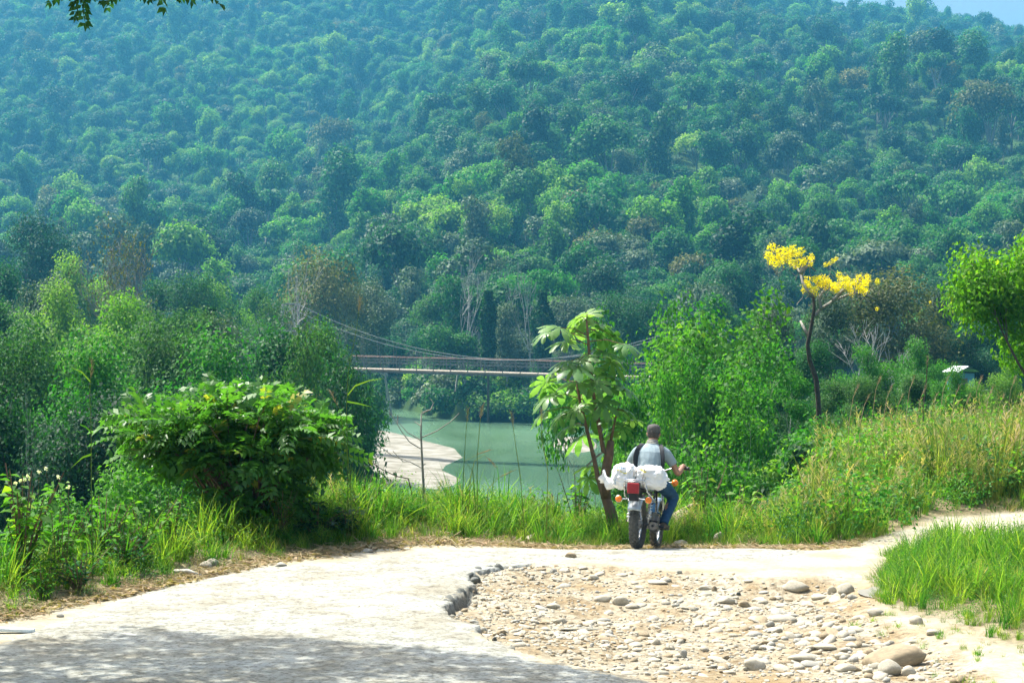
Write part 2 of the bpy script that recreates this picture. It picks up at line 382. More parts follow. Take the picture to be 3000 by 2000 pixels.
# scatter of instances as ONE object (stuff)
src_n = [0]
def scatter(name, P, rot, scl, idx, meshes, parent=None, **k):
    col = bpy.data.collections.new('source_' + name)
    for i, me in enumerate(meshes):
        o = bpy.data.objects.new('%s_source_%02d' % (name, i), me); col.objects.link(o)
    me = bpy.data.meshes.new(name); P = np.asarray(P, np.float32); n = len(P)
    me.vertices.add(n); me.vertices.foreach_set('co', P.ravel())
    a = me.attributes.new('rot', 'FLOAT_VECTOR', 'POINT'); a.data.foreach_set('vector', np.asarray(rot, np.float32).ravel())
    a = me.attributes.new('scl', 'FLOAT_VECTOR', 'POINT'); a.data.foreach_set('vector', np.asarray(scl, np.float32).ravel())
    a = me.attributes.new('idx', 'INT', 'POINT'); a.data.foreach_set('value', np.asarray(idx, np.int32))
    o = obj(name, me, parent); g = bpy.data.node_groups.new(name, 'GeometryNodeTree')
    g.interface.new_socket('Geometry', in_out='INPUT', socket_type='NodeSocketGeometry'); g.interface.new_socket('Geometry', in_out='OUTPUT', socket_type='NodeSocketGeometry')
    gi = g.nodes.new('NodeGroupInput'); go = g.nodes.new('NodeGroupOutput'); ip = g.nodes.new('GeometryNodeInstanceOnPoints')
    ci = g.nodes.new('GeometryNodeCollectionInfo'); ci.inputs['Collection'].default_value = col; ci.inputs['Separate Children'].default_value = True; ci.inputs['Reset Children'].default_value = True
    def na(nm, ty):
        q = g.nodes.new('GeometryNodeInputNamedAttribute'); q.data_type = ty; q.inputs['Name'].default_value = nm; return q.outputs[0]
    er = g.nodes.new('FunctionNodeEulerToRotation'); g.links.new(na('rot', 'FLOAT_VECTOR'), er.inputs[0])
    g.links.new(gi.outputs[0], ip.inputs['Points']); g.links.new(ci.outputs[0], ip.inputs['Instance']); ip.inputs['Pick Instance'].default_value = True
    g.links.new(na('idx', 'INT'), ip.inputs['Instance Index']); g.links.new(er.outputs[0], ip.inputs['Rotation']); g.links.new(na('scl', 'FLOAT_VECTOR'), ip.inputs['Scale'])
    g.links.new(ip.outputs[0], go.inputs[0])
    mo = o.modifiers.new('scatter', 'NODES'); mo.node_group = g
    return tag(o, kind='stuff', **k)

# ------------------------------------------------------------------ ground sheets
def axis(*segs):
    out = [segs[0][0]]
    for a, b, s0, s1 in segs:
        x = a; L = b - a
        n = max(1, int(round(L / ((s0 + s1) / 2)))); t = np.linspace(0, 1, n + 1)[1:]
        k = (s1 - s0) / (s0 + s1)
        out += list(a + L * (t * (1 - k) + t * t * k))
    return np.array(out)
def grid_mesh(name, xs, ys, zf, mats, keep=None, attrs=()):
    X, Y = np.meshgrid(xs, ys); Z = zf(X, Y); nx, ny = len(xs), len(ys)
    V = np.stack([X, Y, Z], -1).reshape(-1, 3); i = np.arange(nx * ny).reshape(ny, nx)
    F = np.stack([i[:-1, :-1], i[:-1, 1:], i[1:, 1:], i[1:, :-1]], -1).reshape(-1, 4)
    if keep is not None:
        K = keep(X, Y).reshape(-1); F = F[K[F].any(1)]; used = np.zeros(len(V), bool); used[F.ravel()] = True
        ren = np.cumsum(used) - 1; F = ren[F]; V = V[used]
    me = fast_mesh(name, V, F, mats, smooth=True)
    for nm, fn in attrs:
        a = me.attributes.new(nm, 'FLOAT', 'POINT'); a.data.foreach_set('value', fn(V[:, 0].astype(float), V[:, 1].astype(float)).astype(np.float32))
    return me

# ground material: earth, gravelly dish, mossy verge, forest floor
m, n, o = newmat('ground')
gA = N(n, 'ShaderNodeAttribute', attribute_name='grassy').outputs['Fac']; rA = N(n, 'ShaderNodeAttribute', attribute_name='rocky').outputs['Fac']
wA = N(n, 'ShaderNodeAttribute', attribute_name='wet').outputs['Fac']; sA = N(n, 'ShaderNodeAttribute', attribute_name='sandy').outputs['Fac']
n1 = noise_tex(n, 1.6, 6); n2 = noise_tex(n, 14, 6, .7); n3 = noise_tex(n, 60, 3)
earth = ramp(n, n1, [(.35, (.36, .31, .21)), (.5, (.43, .39, .29)), (.68, (.48, .45, .36))])
earth = mixc(n, .5, earth, ramp(n, n2, [(.36, (.55, .53, .48)), (.56, (1.03, 1.03, 1.03))]), 'MULTIPLY')
rock = ramp(n, n1, [(.38, (.29, .225, .13)), (.48, (.345, .30, .21)), (.62, (.39, .365, .285))])
rock = mixc(n, .8, rock, ramp(n, n2, [(.38, (.42, .36, .28)), (.56, (1.05, 1.05, 1.05))]), 'MULTIPLY')
c = mixc(n, rA, earth, rock)
litter = ramp(n, n2, [(.35, (.13, .10, .06)), (.5, (.22, .19, .10)), (.68, (.36, .29, .18))])
c = mixc(n, gA, c, litter)
c = mixc(n, sA, c, ramp(n, n1, [(.3, (.46, .44, .38)), (.7, (.64, .62, .56))]))
c = mixc(n, wA, c, mixc(n, n2, (.15, .09, .03), (.36, .25, .10)), 'MIX')
b = N(n, 'ShaderNodeBsdfPrincipled', Roughness=.92); b.inputs['Specular IOR Level'].default_value = .2
n.links.new(c, b.inputs['Base Color'])
bp = N(n, 'ShaderNodeBump', Strength=.9, Distance=.03); n.links.new(n2, bp.inputs['Height'])
bp2 = N(n, 'ShaderNodeBump', Strength=.6, Distance=.008); n.links.new(n3, bp2.inputs['Height']); n.links.new(bp.outputs[0], bp2.inputs['Normal'])
n.links.new(bp2.outputs[0], b.inputs['Normal']); n.links.new(b.outputs[0], o.inputs[0]); M['ground'] = m

xs = axis((-40, -9, 1.2, .3), (-9, -6, .3, .06), (-6, 6.2, .06, .06), (6.2, 10, .06, .3), (10, 45, .3, 1.2))
ys = axis((-12, 11, 1.2, .2), (11, 15, .2, .07), (15, 30, .07, .07), (30, 40, .07, .5))
def grassy(x, y):
    e = np.interp(x, EDGE_X, EDGE_Y); s = y - e + .5 * fbm(x * 1.2, y * 1.2, 71)
    r = poly_sd(x, y, RGRASS) + .6 * fbm(x * 1.3, y * 1.3, 73)
    return np.maximum(sst(-.35, .35, s), sst(-.3, .6, r))
def rocky(x, y): return sst(-.1, .35, poly_sd(x, y, DISH) + .3 * fbm(x * 2, y * 2, 75))
def wet(x, y):
    a = np.exp(-(((x - 2.05) / .5) ** 2 + ((y - 17.1) / .5) ** 2)) * .85
    p = w0(2560, 1735); c2 = np.exp(-(((x - p[0]) / .25) ** 2 + ((y - p[1]) / .7) ** 2)) * .7
    return np.clip(a + c2, 0, .8)
gme = grid_mesh('ground', xs, ys, terrain, M['ground'], attrs=(('grassy', grassy), ('rocky', rocky), ('wet', wet), ('sandy', lambda x, y: x * 0)))
ground = tag(obj('ground', gme), kind='structure')
# valley side and far hill: one coarser sheet
m, n, o = newmat('hill_floor')
t = noise_tex(n, .03, 8, .65); t2 = noise_tex(n, .5, 5)
sA = N(n, 'ShaderNodeAttribute', attribute_name='sandy').outputs['Fac']
c = ramp(n, t, [(.35, (.02, .045, .015)), (.5, (.04, .08, .02)), (.62, (.045, .10, .025))])
c = mixc(n, sA, c, ramp(n, t2, [(.34, (.15, .14, .105)), (.5, (.24, .23, .185)), (.66, (.32, .31, .27))]))
b = N(n, 'ShaderNodeBsdfPrincipled', Roughness=.95); b.inputs['Specular IOR Level'].default_value = .1
n.links.new(c, b.inputs['Base Color']); n.links.new(b.outputs[0], o.inputs[0]); M['hill_floor'] = m
BAR = [w0(p[0], p[1], -13.3) for p in [(700, 1460), (800, 1330), (930, 1270), (1050, 1245), (1150, 1262), (1240, 1285), (1330, 1308), (1355, 1335), (1305, 1358), (1295, 1372), (1330, 1388),
        (1352, 1398), (1330, 1415), (1270, 1428), (1180, 1416), (1120, 1408), (1000, 1500)]]
def bar(x, y): return poly_sd(x, y, BAR)
def sandy(x, y):
    return np.maximum(sst(-1.5, .5, bar(x, y)), sst(-1.5, 0, -((x - 7.5) ** 2 / 9 + (y - 247) ** 2 / 250) + 1)) * (y < 300) * (y > 150)
xs2 = axis((-900, -120, 30, 6), (-120, -40, 6, 1.2), (-40, 30, 1.0, 1.0), (30, 120, 1.2, 6), (120, 900, 6, 30))
ys2 = axis((39.9, 80, .7, 1), (80, 360, 1.3, 1.5), (360, 1700, 4, 14), (1700, 3200, 30, 90))
def far_z(X, Y):
    z = terrain(X, Y); s = bar(X, Y); zb = -13.5 + .045 * np.clip(s, -12, 12) + .25 * fbm(X / 5, Y / 7, 81) * sst(0, 3, s)
    z = np.where((s > -10) & (Y < 300), np.maximum(np.where(z > -11, z, -20), zb), z)
    r = 1 - ((X - 7.5) ** 2 / 9 + (Y - 247) ** 2 / 250)
    return np.where((r > -1) & (z < -12.5), np.maximum(z, -13.6 + .55 * r), z)
hme = grid_mesh('hillside', xs2, ys2, far_z, M['hill_floor'], attrs=(('sandy', sandy),))
hill = tag(obj('hillside', hme), kind='structure')

# river
m, n, o = newmat('river_water')
b = N(n, 'ShaderNodeBsdfPrincipled', Roughness=.12); b.inputs['IOR'].default_value = 1.33
t = noise_tex(n, .05, 4, .5, vec=(1, .45, 1)); 
c = ramp(n, t, [(.35, (.075, .15, .075)), (.65, (.10, .20, .125))]); n.links.new(c, b.inputs['Base Color'])
tr = noise_tex(n, .045, 3, .5, vec=(1, .3, 1)); rr = ramp(n, tr, [(.42, (.06,) * 3), (.6, (.28,) * 3)]); n.links.new(rr, b.inputs['Roughness'])
t2 = noise_tex(n, 1.3, 5, .6, vec=(1, .5, 1)); bp = N(n, 'ShaderNodeBump', Strength=.5, Distance=.12); n.links.new(t2, bp.inputs['Height'])
n.links.new(bp.outputs[0], b.inputs['Normal']); n.links.new(b.outputs[0], o.inputs[0]); M['water'] = m
wme = fast_mesh('river_water', [(-220, 70, -13.5), (60, 70, -13.5), (60, 460, -13.5), (-220, 460, -13.5)], [(0, 1, 2, 3)], M['water'])
tag(obj('river_water', wme), kind='structure')

# road slab
m, n, o = newmat('road_slab')
n1 = noise_tex(n, .9, 6, .6); n2 = noise_tex(n, 22, 5, .7); n3 = noise_tex(n, 3.2, 6, .68, vec=(.9, 1.2, 1))
c = ramp(n, n1, [(.35, (.32, .31, .25)), (.5, (.375, .385, .34)), (.68, (.41, .43, .40))])
c = mixc(n, .8, c, ramp(n, n3, [(.38, (.66, .62, .54)), (.56, (1.02, 1.02, 1.02))]), 'MULTIPLY')
c = mixc(n, .9, c, ramp(n, n2, [(.38, (.42, .40, .36)), (.52, (1.0, 1.0, 1.0))]), 'MULTIPLY')
c = mixc(n, N(n, 'ShaderNodeAttribute', attribute_name='broken').outputs['Fac'], c, ramp(n, n2, [(.35, (.07, .065, .055)), (.65, (.20, .18, .14))]))  # shade painted into the broken side as a darker soil grey
b = N(n, 'ShaderNodeBsdfPrincipled', Roughness=.85); b.inputs['Specular IOR Level'].default_value = .3
n.links.new(c, b.inputs['Base Color']); bp = N(n, 'ShaderNodeBump', Strength=.8, Distance=.02); n.links.new(n2, bp.inputs['Height'])
bp2 = N(n, 'ShaderNodeBump', Strength=.6, Distance=.04); n.links.new(n3, bp2.inputs['Height']); n.links.new(bp.outputs[0], bp2.inputs['Normal'])
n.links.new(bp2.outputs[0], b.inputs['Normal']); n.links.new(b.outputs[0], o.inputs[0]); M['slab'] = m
def slab_sd(x, y):
    return poly_sd(x, y, SLAB) + .24 * fbm(x * 2.6, y * 2.6, 91, 5) + .13 * fbm(x * 9, y * 9, 95, 2)
def slab_z(x, y):
    s = slab_sd(x, y); b = base_z(x, y)
    zin = b + .018 - .02 * sst(.25, 0, s) + .012 * fbm(x * 3, y * 3, 97)
    return np.where(s > 0, zin, np.maximum(b - .26, zin + s * 4))
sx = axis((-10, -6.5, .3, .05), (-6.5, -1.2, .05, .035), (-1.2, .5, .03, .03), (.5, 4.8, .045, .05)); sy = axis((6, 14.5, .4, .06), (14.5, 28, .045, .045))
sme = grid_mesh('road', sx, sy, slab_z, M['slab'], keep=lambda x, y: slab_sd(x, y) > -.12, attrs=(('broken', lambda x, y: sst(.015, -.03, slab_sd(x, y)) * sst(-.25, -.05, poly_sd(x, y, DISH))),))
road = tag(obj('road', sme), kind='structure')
def surf(x, y):
    return max(tz(x, y), float(slab_z(np.array([x]), np.array([y]))[0]))
#PART2
# ------------------------------------------------------------------ label words for trees
COLW = {'leaf_dark': 'dark green', 'leaf_mid': 'mid green', 'leaf_bright': 'bright green', 'leaf_grey': 'greyish green', 'leaf_olive': 'olive brown', 'leaf_gloss': 'glossy green', 'leaf_young': 'yellow green'}
SHW = {'round': 'round-topped', 'tall': 'tall narrow', 'flat': 'flat-topped', 'loose': 'loose uneven'}
COLS = [(150, 'by the left picture edge'), (350, 'left of the brown bare tree'), (520, 'round the brown bare tree'), (760, 'between the two bare trees'), (960, 'by the white bare tree'),
        (1150, 'left of the bridge opening'), (1350, 'over the bridge left half'), (1600, 'over the bridge right half'), (1900, 'above the large-leaved tree'), (2200, 'above right of the rider'),
        (2400, 'left of the yellow blossoms'), (2600, 'behind the yellow blossoms'), (2800, 'above the tin roof'), (9999, 'by the right picture edge')]
ROWS = [(690, 'up the slope'), (790, 'on lower slope'), (900, 'at the slope foot'), (1010, 'behind river trees'), (9999, 'at the far waterline')]
used_labels = {}
ORD = ['', ', second along', ', third along', ', fourth along', ', fifth along', ', sixth along', ', seventh along', ', eighth along', ', ninth along']
def uniq(lb):
    k = used_labels.get(lb, 0); used_labels[lb] = k + 1
    return lb + ORD[min(k, 8)]
def where(px, py):
    return next(w for v, w in ROWS if py < v) + ' ' + next(w for v, w in COLS if px < v)

# ------------------------------------------------------------------ forest on the far hill
FM = ['leaf_dark', 'leaf_mid', 'leaf_bright', 'leaf_grey', 'leaf_olive']; FS = ['round', 'tall', 'flat', 'loose']
farv = []; nearv = []
for i, mk in enumerate(FM):
    for j, sh in enumerate(FS):
        V, F, lv, mb = far_tree(100 + i * 7 + j, mk, sh, 2600, .52, None)
        farv.append(mesh_from(V, F, lv, mb, M[mk], M['bark_grey'], 'hill_tree'))
        V, F, lv, mb = far_tree(300 + i * 7 + j, mk, sh, 5200, .36, None)
        nearv.append((fast_mesh('crown', V, F, M[mk], lv), mb.mesh('trunk', M['bark_pale' if (i + j) % 3 else 'bark_grey'], True)))
rng = np.random.default_rng(7)
gp = []; y = 282.0
while y < 1640:
    sp = np.interp(y, [280, 330, 600, 1500], [5.2, 7.2, 8.4, 8.8]); half = .33 * y + 25
    xx = np.arange(-half, half, sp); xx = xx + rng.uniform(-.42, .42, len(xx)) * sp
    yy = y + rng.uniform(-.45, .45, len(xx)) * sp
    gp.append(np.stack([xx, yy], 1)); y += sp * .95
gp = np.vstack(gp); GX, GY = gp[:, 0], gp[:, 1]; GZ = terrain(GX, GY)
fbk = np.interp(GX, [-400, -60, -30, -19, -8, 10, 40, 400], [520, 420, 350, 335, 296, 287, 280, 250])
ok = (GZ > -12.8) & (GY > fbk - 2) & ~((GX > -30) & (GX < 15) & (GY < fbk + 0))
# the left land between near bank and hill is planted by hand further down
clear = fbm(GX / 45 + 9, GY / 70, 61, 3)
pyp = HOR - (GZ - 3) / GY * FPX; pxp = 1500 + GX / GY * FPX
meadow = (clear > .27) & (pyp < 330) & (pxp > 1400)
ok &= ~(meadow & (rng.random(len(GX)) < .85))
GX, GY, GZ, pyp, pxp = (a[ok] for a in (GX, GY, GZ, pyp, pxp))
n_ = len(GX); col_i = np.zeros(n_, int); u = rng.random(n_); cl = fbm(GX / 38, GY / 52, 63, 2) * 1.1 + .5
band = (pyp > 640) & (pyp < 860)
sel = np.clip(.55 * cl + .45 * u + .0, 0, 1)
W_hill = np.array([.40, .76, .87, .975, 1.01]); W_band = np.array([.10, .44, .86, .95, 1.01]); W_bank = np.array([.30, .60, .66, .97, 1.01])
srt = np.argsort(np.argsort(sel)) / n_
for W, msk in ((W_hill, ~band & (pyp <= 860)), (W_band, band), (W_bank, pyp > 860), (np.array([.62, .93, .96, .99, 1.01]), (fbm(pxp / 700, pyp / 330, 66, 2) > .07) & (pyp < 640)), (np.array([.1, .5, .97, .99, 1.01]), (fbm(pxp / 500, pyp / 260, 67, 2) > .13))):  # dark patches and the large dark share in W_hill stand in for shaded folds
    s = srt[msk]; s = .5 * (np.argsort(np.argsort(s)) / max(1, len(s))) + .5 * rng.random(len(s)); s = np.argsort(np.argsort(s)) / max(1, len(s))
    col_i[msk] = np.searchsorted(W, s)
shp = rng.choice(4, n_, p=[.38, .14, .2, .28]); var = col_i * 4 + shp
S = rng.uniform(.5, 1.2, n_) * np.where(rng.random(n_) < .12, 1.5, 1) * np.interp(GY, [285, 320, 600, 1500], [.75, 1.0, 1.12, 1.22]); RZ = rng.uniform(0, 6.28, n_)
SZ = S * rng.uniform(.75, 1.45, n_)
inview = (np.abs(GX / GY) < .252) & (pyp > 420)
order = np.where(inview)[0]; order = order[np.argsort(GY[order])][:215]; pick = np.zeros(n_, bool); pick[order] = True
pts = np.stack([GX, GY, GZ - .4], 1); q = ~pick
# far trees are joined into two woods: the slope itself and the ridge
scatter('forest', pts[q], np.stack([rng.normal(0, .16, n_), rng.normal(0, .16, n_), RZ], 1)[q], np.stack([S * rng.uniform(.75, 1.25, n_), S * rng.uniform(.75, 1.25, n_), SZ], 1)[q], var[q], farv, label='dense green forest covering the whole hillside above the river', cat='forest')
order = order[np.argsort(pxp[order])]
for i in order:
    v = nearv[var[i]]; top = pyp[i] - 10.5 * SZ[i] / GY[i] * FPX
    sz = 'large ' if S[i] > 1.05 else ('small ' if S[i] < .75 else '')
    lb = uniq('%s%s %s tree %s' % (sz, SHW[FS[shp[i]]], COLW[FM[col_i[i]]], where(pxp[i], top)))
    lb = lb.replace('loose uneven ', '').replace('round-topped ', '') if len(lb.split()) > 16 else lb; lb = lb.split(' ', 1)[1] if len(lb.split()) > 16 else lb
    t = empty('tree', (GX[i], GY[i], GZ[i] - .4), RZ[i], label=lb, cat='tree', group='trees on the lower hillside across the river')
    t.scale = (S[i], S[i], SZ[i]); obj('crown', v[0], t); obj('trunk', v[1], t)

# ------------------------------------------------------------------ nearer trees with limbs and leaf masses
def limb_tree(seed, mat, bark, nleaf, leaf, lev=3, spread=.8, trunk=4.0, asp=.6, rad=.16, rl=1.1, droop=.1, vine=False, rr=.9, flat=.8, zlo=0.0):
    rng = np.random.default_rng(seed); mb = MB(); tips = []
    branch(rng, mb, (0, 0, -.5), (rng.normal() * .08, rng.normal() * .08, 1), trunk, rad, lev, tips, 7, spread, .05, (2, 3), 4, .66)
    T = np.array([tuple(t[0]) for t in tips]); top = T[:, 2].max(); T = T[T[:, 2] > zlo * top]; k = rng.integers(0, len(T), nleaf)
    d = rng.normal(size=(nleaf, 3)); d /= np.linalg.norm(d, axis=1, keepdims=True); f = rng.random(nleaf) ** .45 * rr
    P = T[k] + d * f[:, None] * np.array([rl, rl, rl * flat]); tone = rng.random(len(T))[k]
    c = T.mean(0); out = (P - c); out /= np.linalg.norm(out, axis=1, keepdims=True) + 1e-6
    V, F, lv = cards(rng, P, .5 * d + .5 * out, leaf, asp, up=.6, droop=droop, lv=np.clip(.4 * tone + .6 * rng.random(nleaf) ** 1.5, 0, 1))
    ext = max(np.percentile(np.abs(P[:, 0]), 97), np.percentile(np.abs(P[:, 1]), 97)); hz = np.percentile(P[:, 2], 99.3)
    return (fast_mesh('crown', V, F, M[mat], lv), mb.mesh('trunk', M[bark], True), hz, ext)
CV = [limb_tree(401, 'leaf_gloss', 'bark_dark', 26000, .155, rl=1.15, lev=3, spread=.95), limb_tree(402, 'leaf_gloss', 'bark_grey', 26000, .15, rl=1.2, lev=3, spread=1.0),
      limb_tree(403, 'leaf_mid', 'bark_grey', 26000, .15, rl=1.15, lev=3, spread=.9), limb_tree(404, 'leaf_grey', 'bark_pale', 16000, .16, rl=1.1, spread=.9),
      limb_tree(405, 'leaf_dark', 'bark_dark', 24000, .17, rl=1.4, spread=1.0), limb_tree(406, 'leaf_bright', 'bark_grey', 20000, .16, rl=1.15, spread=.9),
      limb_tree(407, 'leaf_olive', 'bark_grey', 12000, .2, rl=1.5, spread=.8)]
YV = [limb_tree(421, 'leaf_young', 'bark_pale', 5200, .125, lev=3, spread=.75, trunk=3.4, rad=.05, rl=.62, asp=.75, zlo=.42), limb_tree(422, 'leaf_young', 'bark_pale', 5200, .12, lev=3, spread=.8, trunk=3.2, rad=.045, rl=.65, asp=.75, zlo=.42),
      limb_tree(423, 'leaf_young', 'bark_grey', 5600, .125, lev=3, spread=.7, trunk=3.6, rad=.05, rl=.65, asp=.75, zlo=.42)]
def plant_tree(V, px, top, d, wpx, label, group, cat='tree', rz=None, sink=0.3):
    x = (px - 1500) / FPX * d; zb = tz(x, d) - sink; zt = 3 - (top - HOR) / FPX * d
    t = empty('tree', (x, d, zb), rz if rz is not None else (px * 1.7) % 6.28, label=label, cat=cat, group=group)
    sz = (zt - zb) / V[2]; sx = max(wpx / FPX * d / 2 / V[3], (.42 if (840 < px < 1100 or 1600 < px < 1880) and d < 120 else .72) * sz); t.scale = (sx, sx, sz)
    obj('crown', V[0], t); obj('trunk', V[1], t); return t
LG = 'trees standing on the near left bank'
for a in [(0, -60, 990, 84, 420, 'glossy dark tree cut by the left picture edge'), (1, 130, 975, 92, 360, 'broad glossy tree second in the left bank row'),
          (5, 300, 1010, 78, 330, 'bright green tree left of the leafy roadside bush'), (0, 460, 960, 96, 380, 'tall glossy tree directly above the roadside bush'),
          (5, 640, 1000, 90, 360, 'bright green tree above the bush right half'), (2, 800, 985, 100, 340, 'mid green spreading tree left of the bridge end'),
          (1, 880, 995, 92, 280, 'glossy tree two places left of the bridge end'), (2, 995, 980, 104, 190, 'tree whose crown covers the left end of the bridge'),
          (4, 60, 1170, 62, 380, 'low dark tree under the left picture edge row'), (4, 250, 1190, 58, 320, 'low dark vine covered tree left of the bush'),
          (4, 470, 1180, 66, 380, 'low dark tree right behind the roadside bush'), (4, 680, 1170, 68, 340, 'low shaded tree behind the bush right side'),
          (4, 850, 1140, 74, 240, 'low shaded tree between the bush and the sandbar'), (4, 960, 1090, 86, 180, 'dark hanging tree above the sandbar'),
          (6, 1000, 1190, 95, 130, 'feathery olive tree leaning over the sandbar'), (5, 420, 1250, 52, 150, 'small bright green tree left of the bush top')]:
    plant_tree(CV[a[0]], *a[1:], LG, sink=1.0)
LG2 = 'trees behind the left bank row'
for a in [(2, 20, 880, 150, 300, 'mid green tree rising behind the left edge row'), (5, 160, 840, 165, 280, 'bright green tree behind the left row, under the bare tree'),
          (3, 300, 820, 180, 300, 'greyish tree at the foot of the tall brown bare tree'), (0, 430, 900, 140, 300, 'glossy dome of leaves right of the brown bare tree foot'),
          (5, 350, 880, 132, 170, 'small bright green tree by the brown bare tree foot'), (2, 580, 930, 145, 300, 'mid green tree below the hanging cable stays'),
          (3, 740, 940, 150, 240, 'greyish tree just left of the left bridge tower'), (1, 900, 965, 190, 240, 'glossy tree at the foot of the left bridge tower'),
          (2, 60, 780, 230, 280, 'mid green tree higher up by the left edge'), (5, 240, 760, 250, 260, 'bright tree left of the brown bare trunk'),
          (0, 520, 810, 240, 260, 'glossy tree between both bare trees, nearer the brown one'), (5, 640, 840, 250, 240, 'bright tree between both bare trees, nearer the white one'),
          (2, 780, 850, 262, 230, 'mid green tree under the white bare tree'), (6, 1000, 745, 300, 260, 'tall olive brown tree right of the white bare tree'),
          (3, 1150, 830, 310, 240, 'greyish tree behind the bridge left end'), (4, 100, 640, 330, 240, 'dark tree on the slope at far left'),
          (3, 90, 900, 200, 250, 'greyish tree in the gap behind the left row'), (1, 700, 890, 215, 240, 'glossy tree behind the bridge stays')]:
    plant_tree(CV[a[0]], *a[1:], LG2, sink=1.0)
YG = 'slender young trees behind the rider'
for a in [(0, 1800, 930, 66, 200, 'young yellow green tree left of the large-leaved tree top'), (1, 1870, 885, 72, 240, 'young tree rising just above the large-leaved tree'),
          (2, 1890, 885, 64, 320, 'young tree with pale stems straight above the rider'), (0, 2030, 905, 70, 300, 'young tree right above the rider shoulder'),
          (1, 2110, 1010, 56, 290, 'lower young tree right of the rider'), (2, 2210, 1040, 60, 270, 'young tree with one straight dark stem'),
          (0, 2320, 1070, 64, 260, 'young tree left of the yellow-flowering trunk'), (2, 1850, 1060, 52, 280, 'nearer young tree right behind the rider head'),
          (1, 1840, 1090, 54, 150, 'nearer young tree behind the large-leaved tree'), (1, 1980, 1080, 50, 260, 'nearer young tree behind the rider right arm'),
          (0, 1950, 990, 60, 280, 'middle young tree with forked pale stems')]:
    plant_tree(YV[a[0]], *a[1:], YG, sink=.5)
RG = 'trees on the right bank'
for a in [(3, 2160, 900, 120, 320, 'greyish spreading tree right of the young trees'), (3, 2330, 860, 135, 330, 'greyish tree left of the yellow blossoms'),
          (6, 2520, 800, 150, 420, 'wide brownish dome tree behind the yellow blossoms'), (3, 2640, 850, 160, 320, 'grey brown tree right of the yellow blossoms'),
          (2, 2420, 1010, 100, 300, 'mid green tree below the yellow blossoms'), (5, 2560, 1020, 95, 300, 'bright green tree low right of the flowering trunk'),
          (5, 2690, 1000, 105, 280, 'bright green tree left of the tin roof'), (4, 2850, 960, 150, 300, 'dark tree right behind the tin roof'),
          (2, 2960, 880, 170, 300, 'mid green tree at the right edge above the roof'), (5, 2760, 930, 190, 260, 'bright green tree above the tin roof'),
          (2, 2640, 1100, 78, 260, 'low green tree below the roof, left side'), (5, 2790, 1078, 72, 200, 'low bright green tree in front of the tin roof'),
          (2, 2350, 1090, 84, 240, 'low green tree left of the flowering trunk'), (0, 2500, 1110, 74, 240, 'low glossy tree right of the flowering trunk'),
          (4, 2230, 1000, 110, 230, 'dark ivy covered tree behind the young trees'), (5, 2950, 1060, 90, 260, 'bright green tree at the right edge beside the roof'),
          (2, 2060, 870, 220, 260, 'mid green tree behind the right bridge tower'), (0, 1830, 870, 250, 260, 'glossy tree behind the young trees top')]:
    plant_tree(CV[a[0]], *a[1:], RG, sink=.8)
NR = limb_tree(431, 'leaf_yellow_green', 'bark_dark', 13000, .15, lev=3, spread=1.0, trunk=2.6, rad=.12, rl=.75, asp=.5, rr=1.0, droop=.5)
plant_tree(NR, 3050, 650, 45, 640, 'near bright green tree cut by the right picture edge', None, sink=.3, rz=.6)

# bare trees
def bare(seed, px, py_top, d, wpx, label, bark, lev=5, leaves=0, trunk=5.5, spread=.55, base_py=None):
    rng = np.random.default_rng(seed); mb = MB(); tips = []
    branch(rng, mb, (0, 0, -.5), (.03, 0, 1), trunk, .24, lev, tips, 6, spread, .06, (2, 3), 4, .66, .018)
    T = np.array([tuple(t[0]) for t in tips]); hz = T[:, 2].max(); ext = np.percentile(np.abs(T[:, :2]), 96)
    x = (px - 1500) / FPX * d; zb = tz(x, d) - .5; zt = 3 - (py_top - HOR) / FPX * d
    t = empty('bare_tree', (x, d, zb), 0, label=label, cat='bare tree'); s = (zt - zb) / hz; sx = wpx / FPX * d / 2 / ext; t.scale = (sx, sx, s)
    mb.build('trunk', M[bark], t, smooth=True)
    if leaves:
        k = rng.integers(0, len(T), leaves); P = T[k] + rng.normal(size=(leaves, 3)) * .45
        V, F, lv = cards(rng, P, rng.normal(size=(leaves, 3)), .2, .6); obj('crown', fast_mesh('crown', V, F, M['leaf_olive'], lv), t)
    return t
bare(11, 415, 640, 200, 340, 'tall bare tree with thin brown leaves and fanned limbs', 'bark_grey', 5, 1500, spread=.8)
bare(12, 880, 680, 225, 250, 'leafless white limbed tree left of the bridge', 'bark_pale', 4, spread=.8)
bare(13, 1330, 720, 305, 190, 'leafless pale tree on the slope above the bridge', 'bark_pale', 4)
bare(14, 1560, 760, 300, 150, 'thin leafless tree above the bridge right half', 'bark_pale', 4)
bare(15, 2600, 930, 128, 220, 'leafless pale forked tree right of the yellow blossoms', 'bark_pale', 4)
bare(16, 70, 1100, 60, 120, 'leafless white twigged tree at the left edge', 'bark_pale', 3)
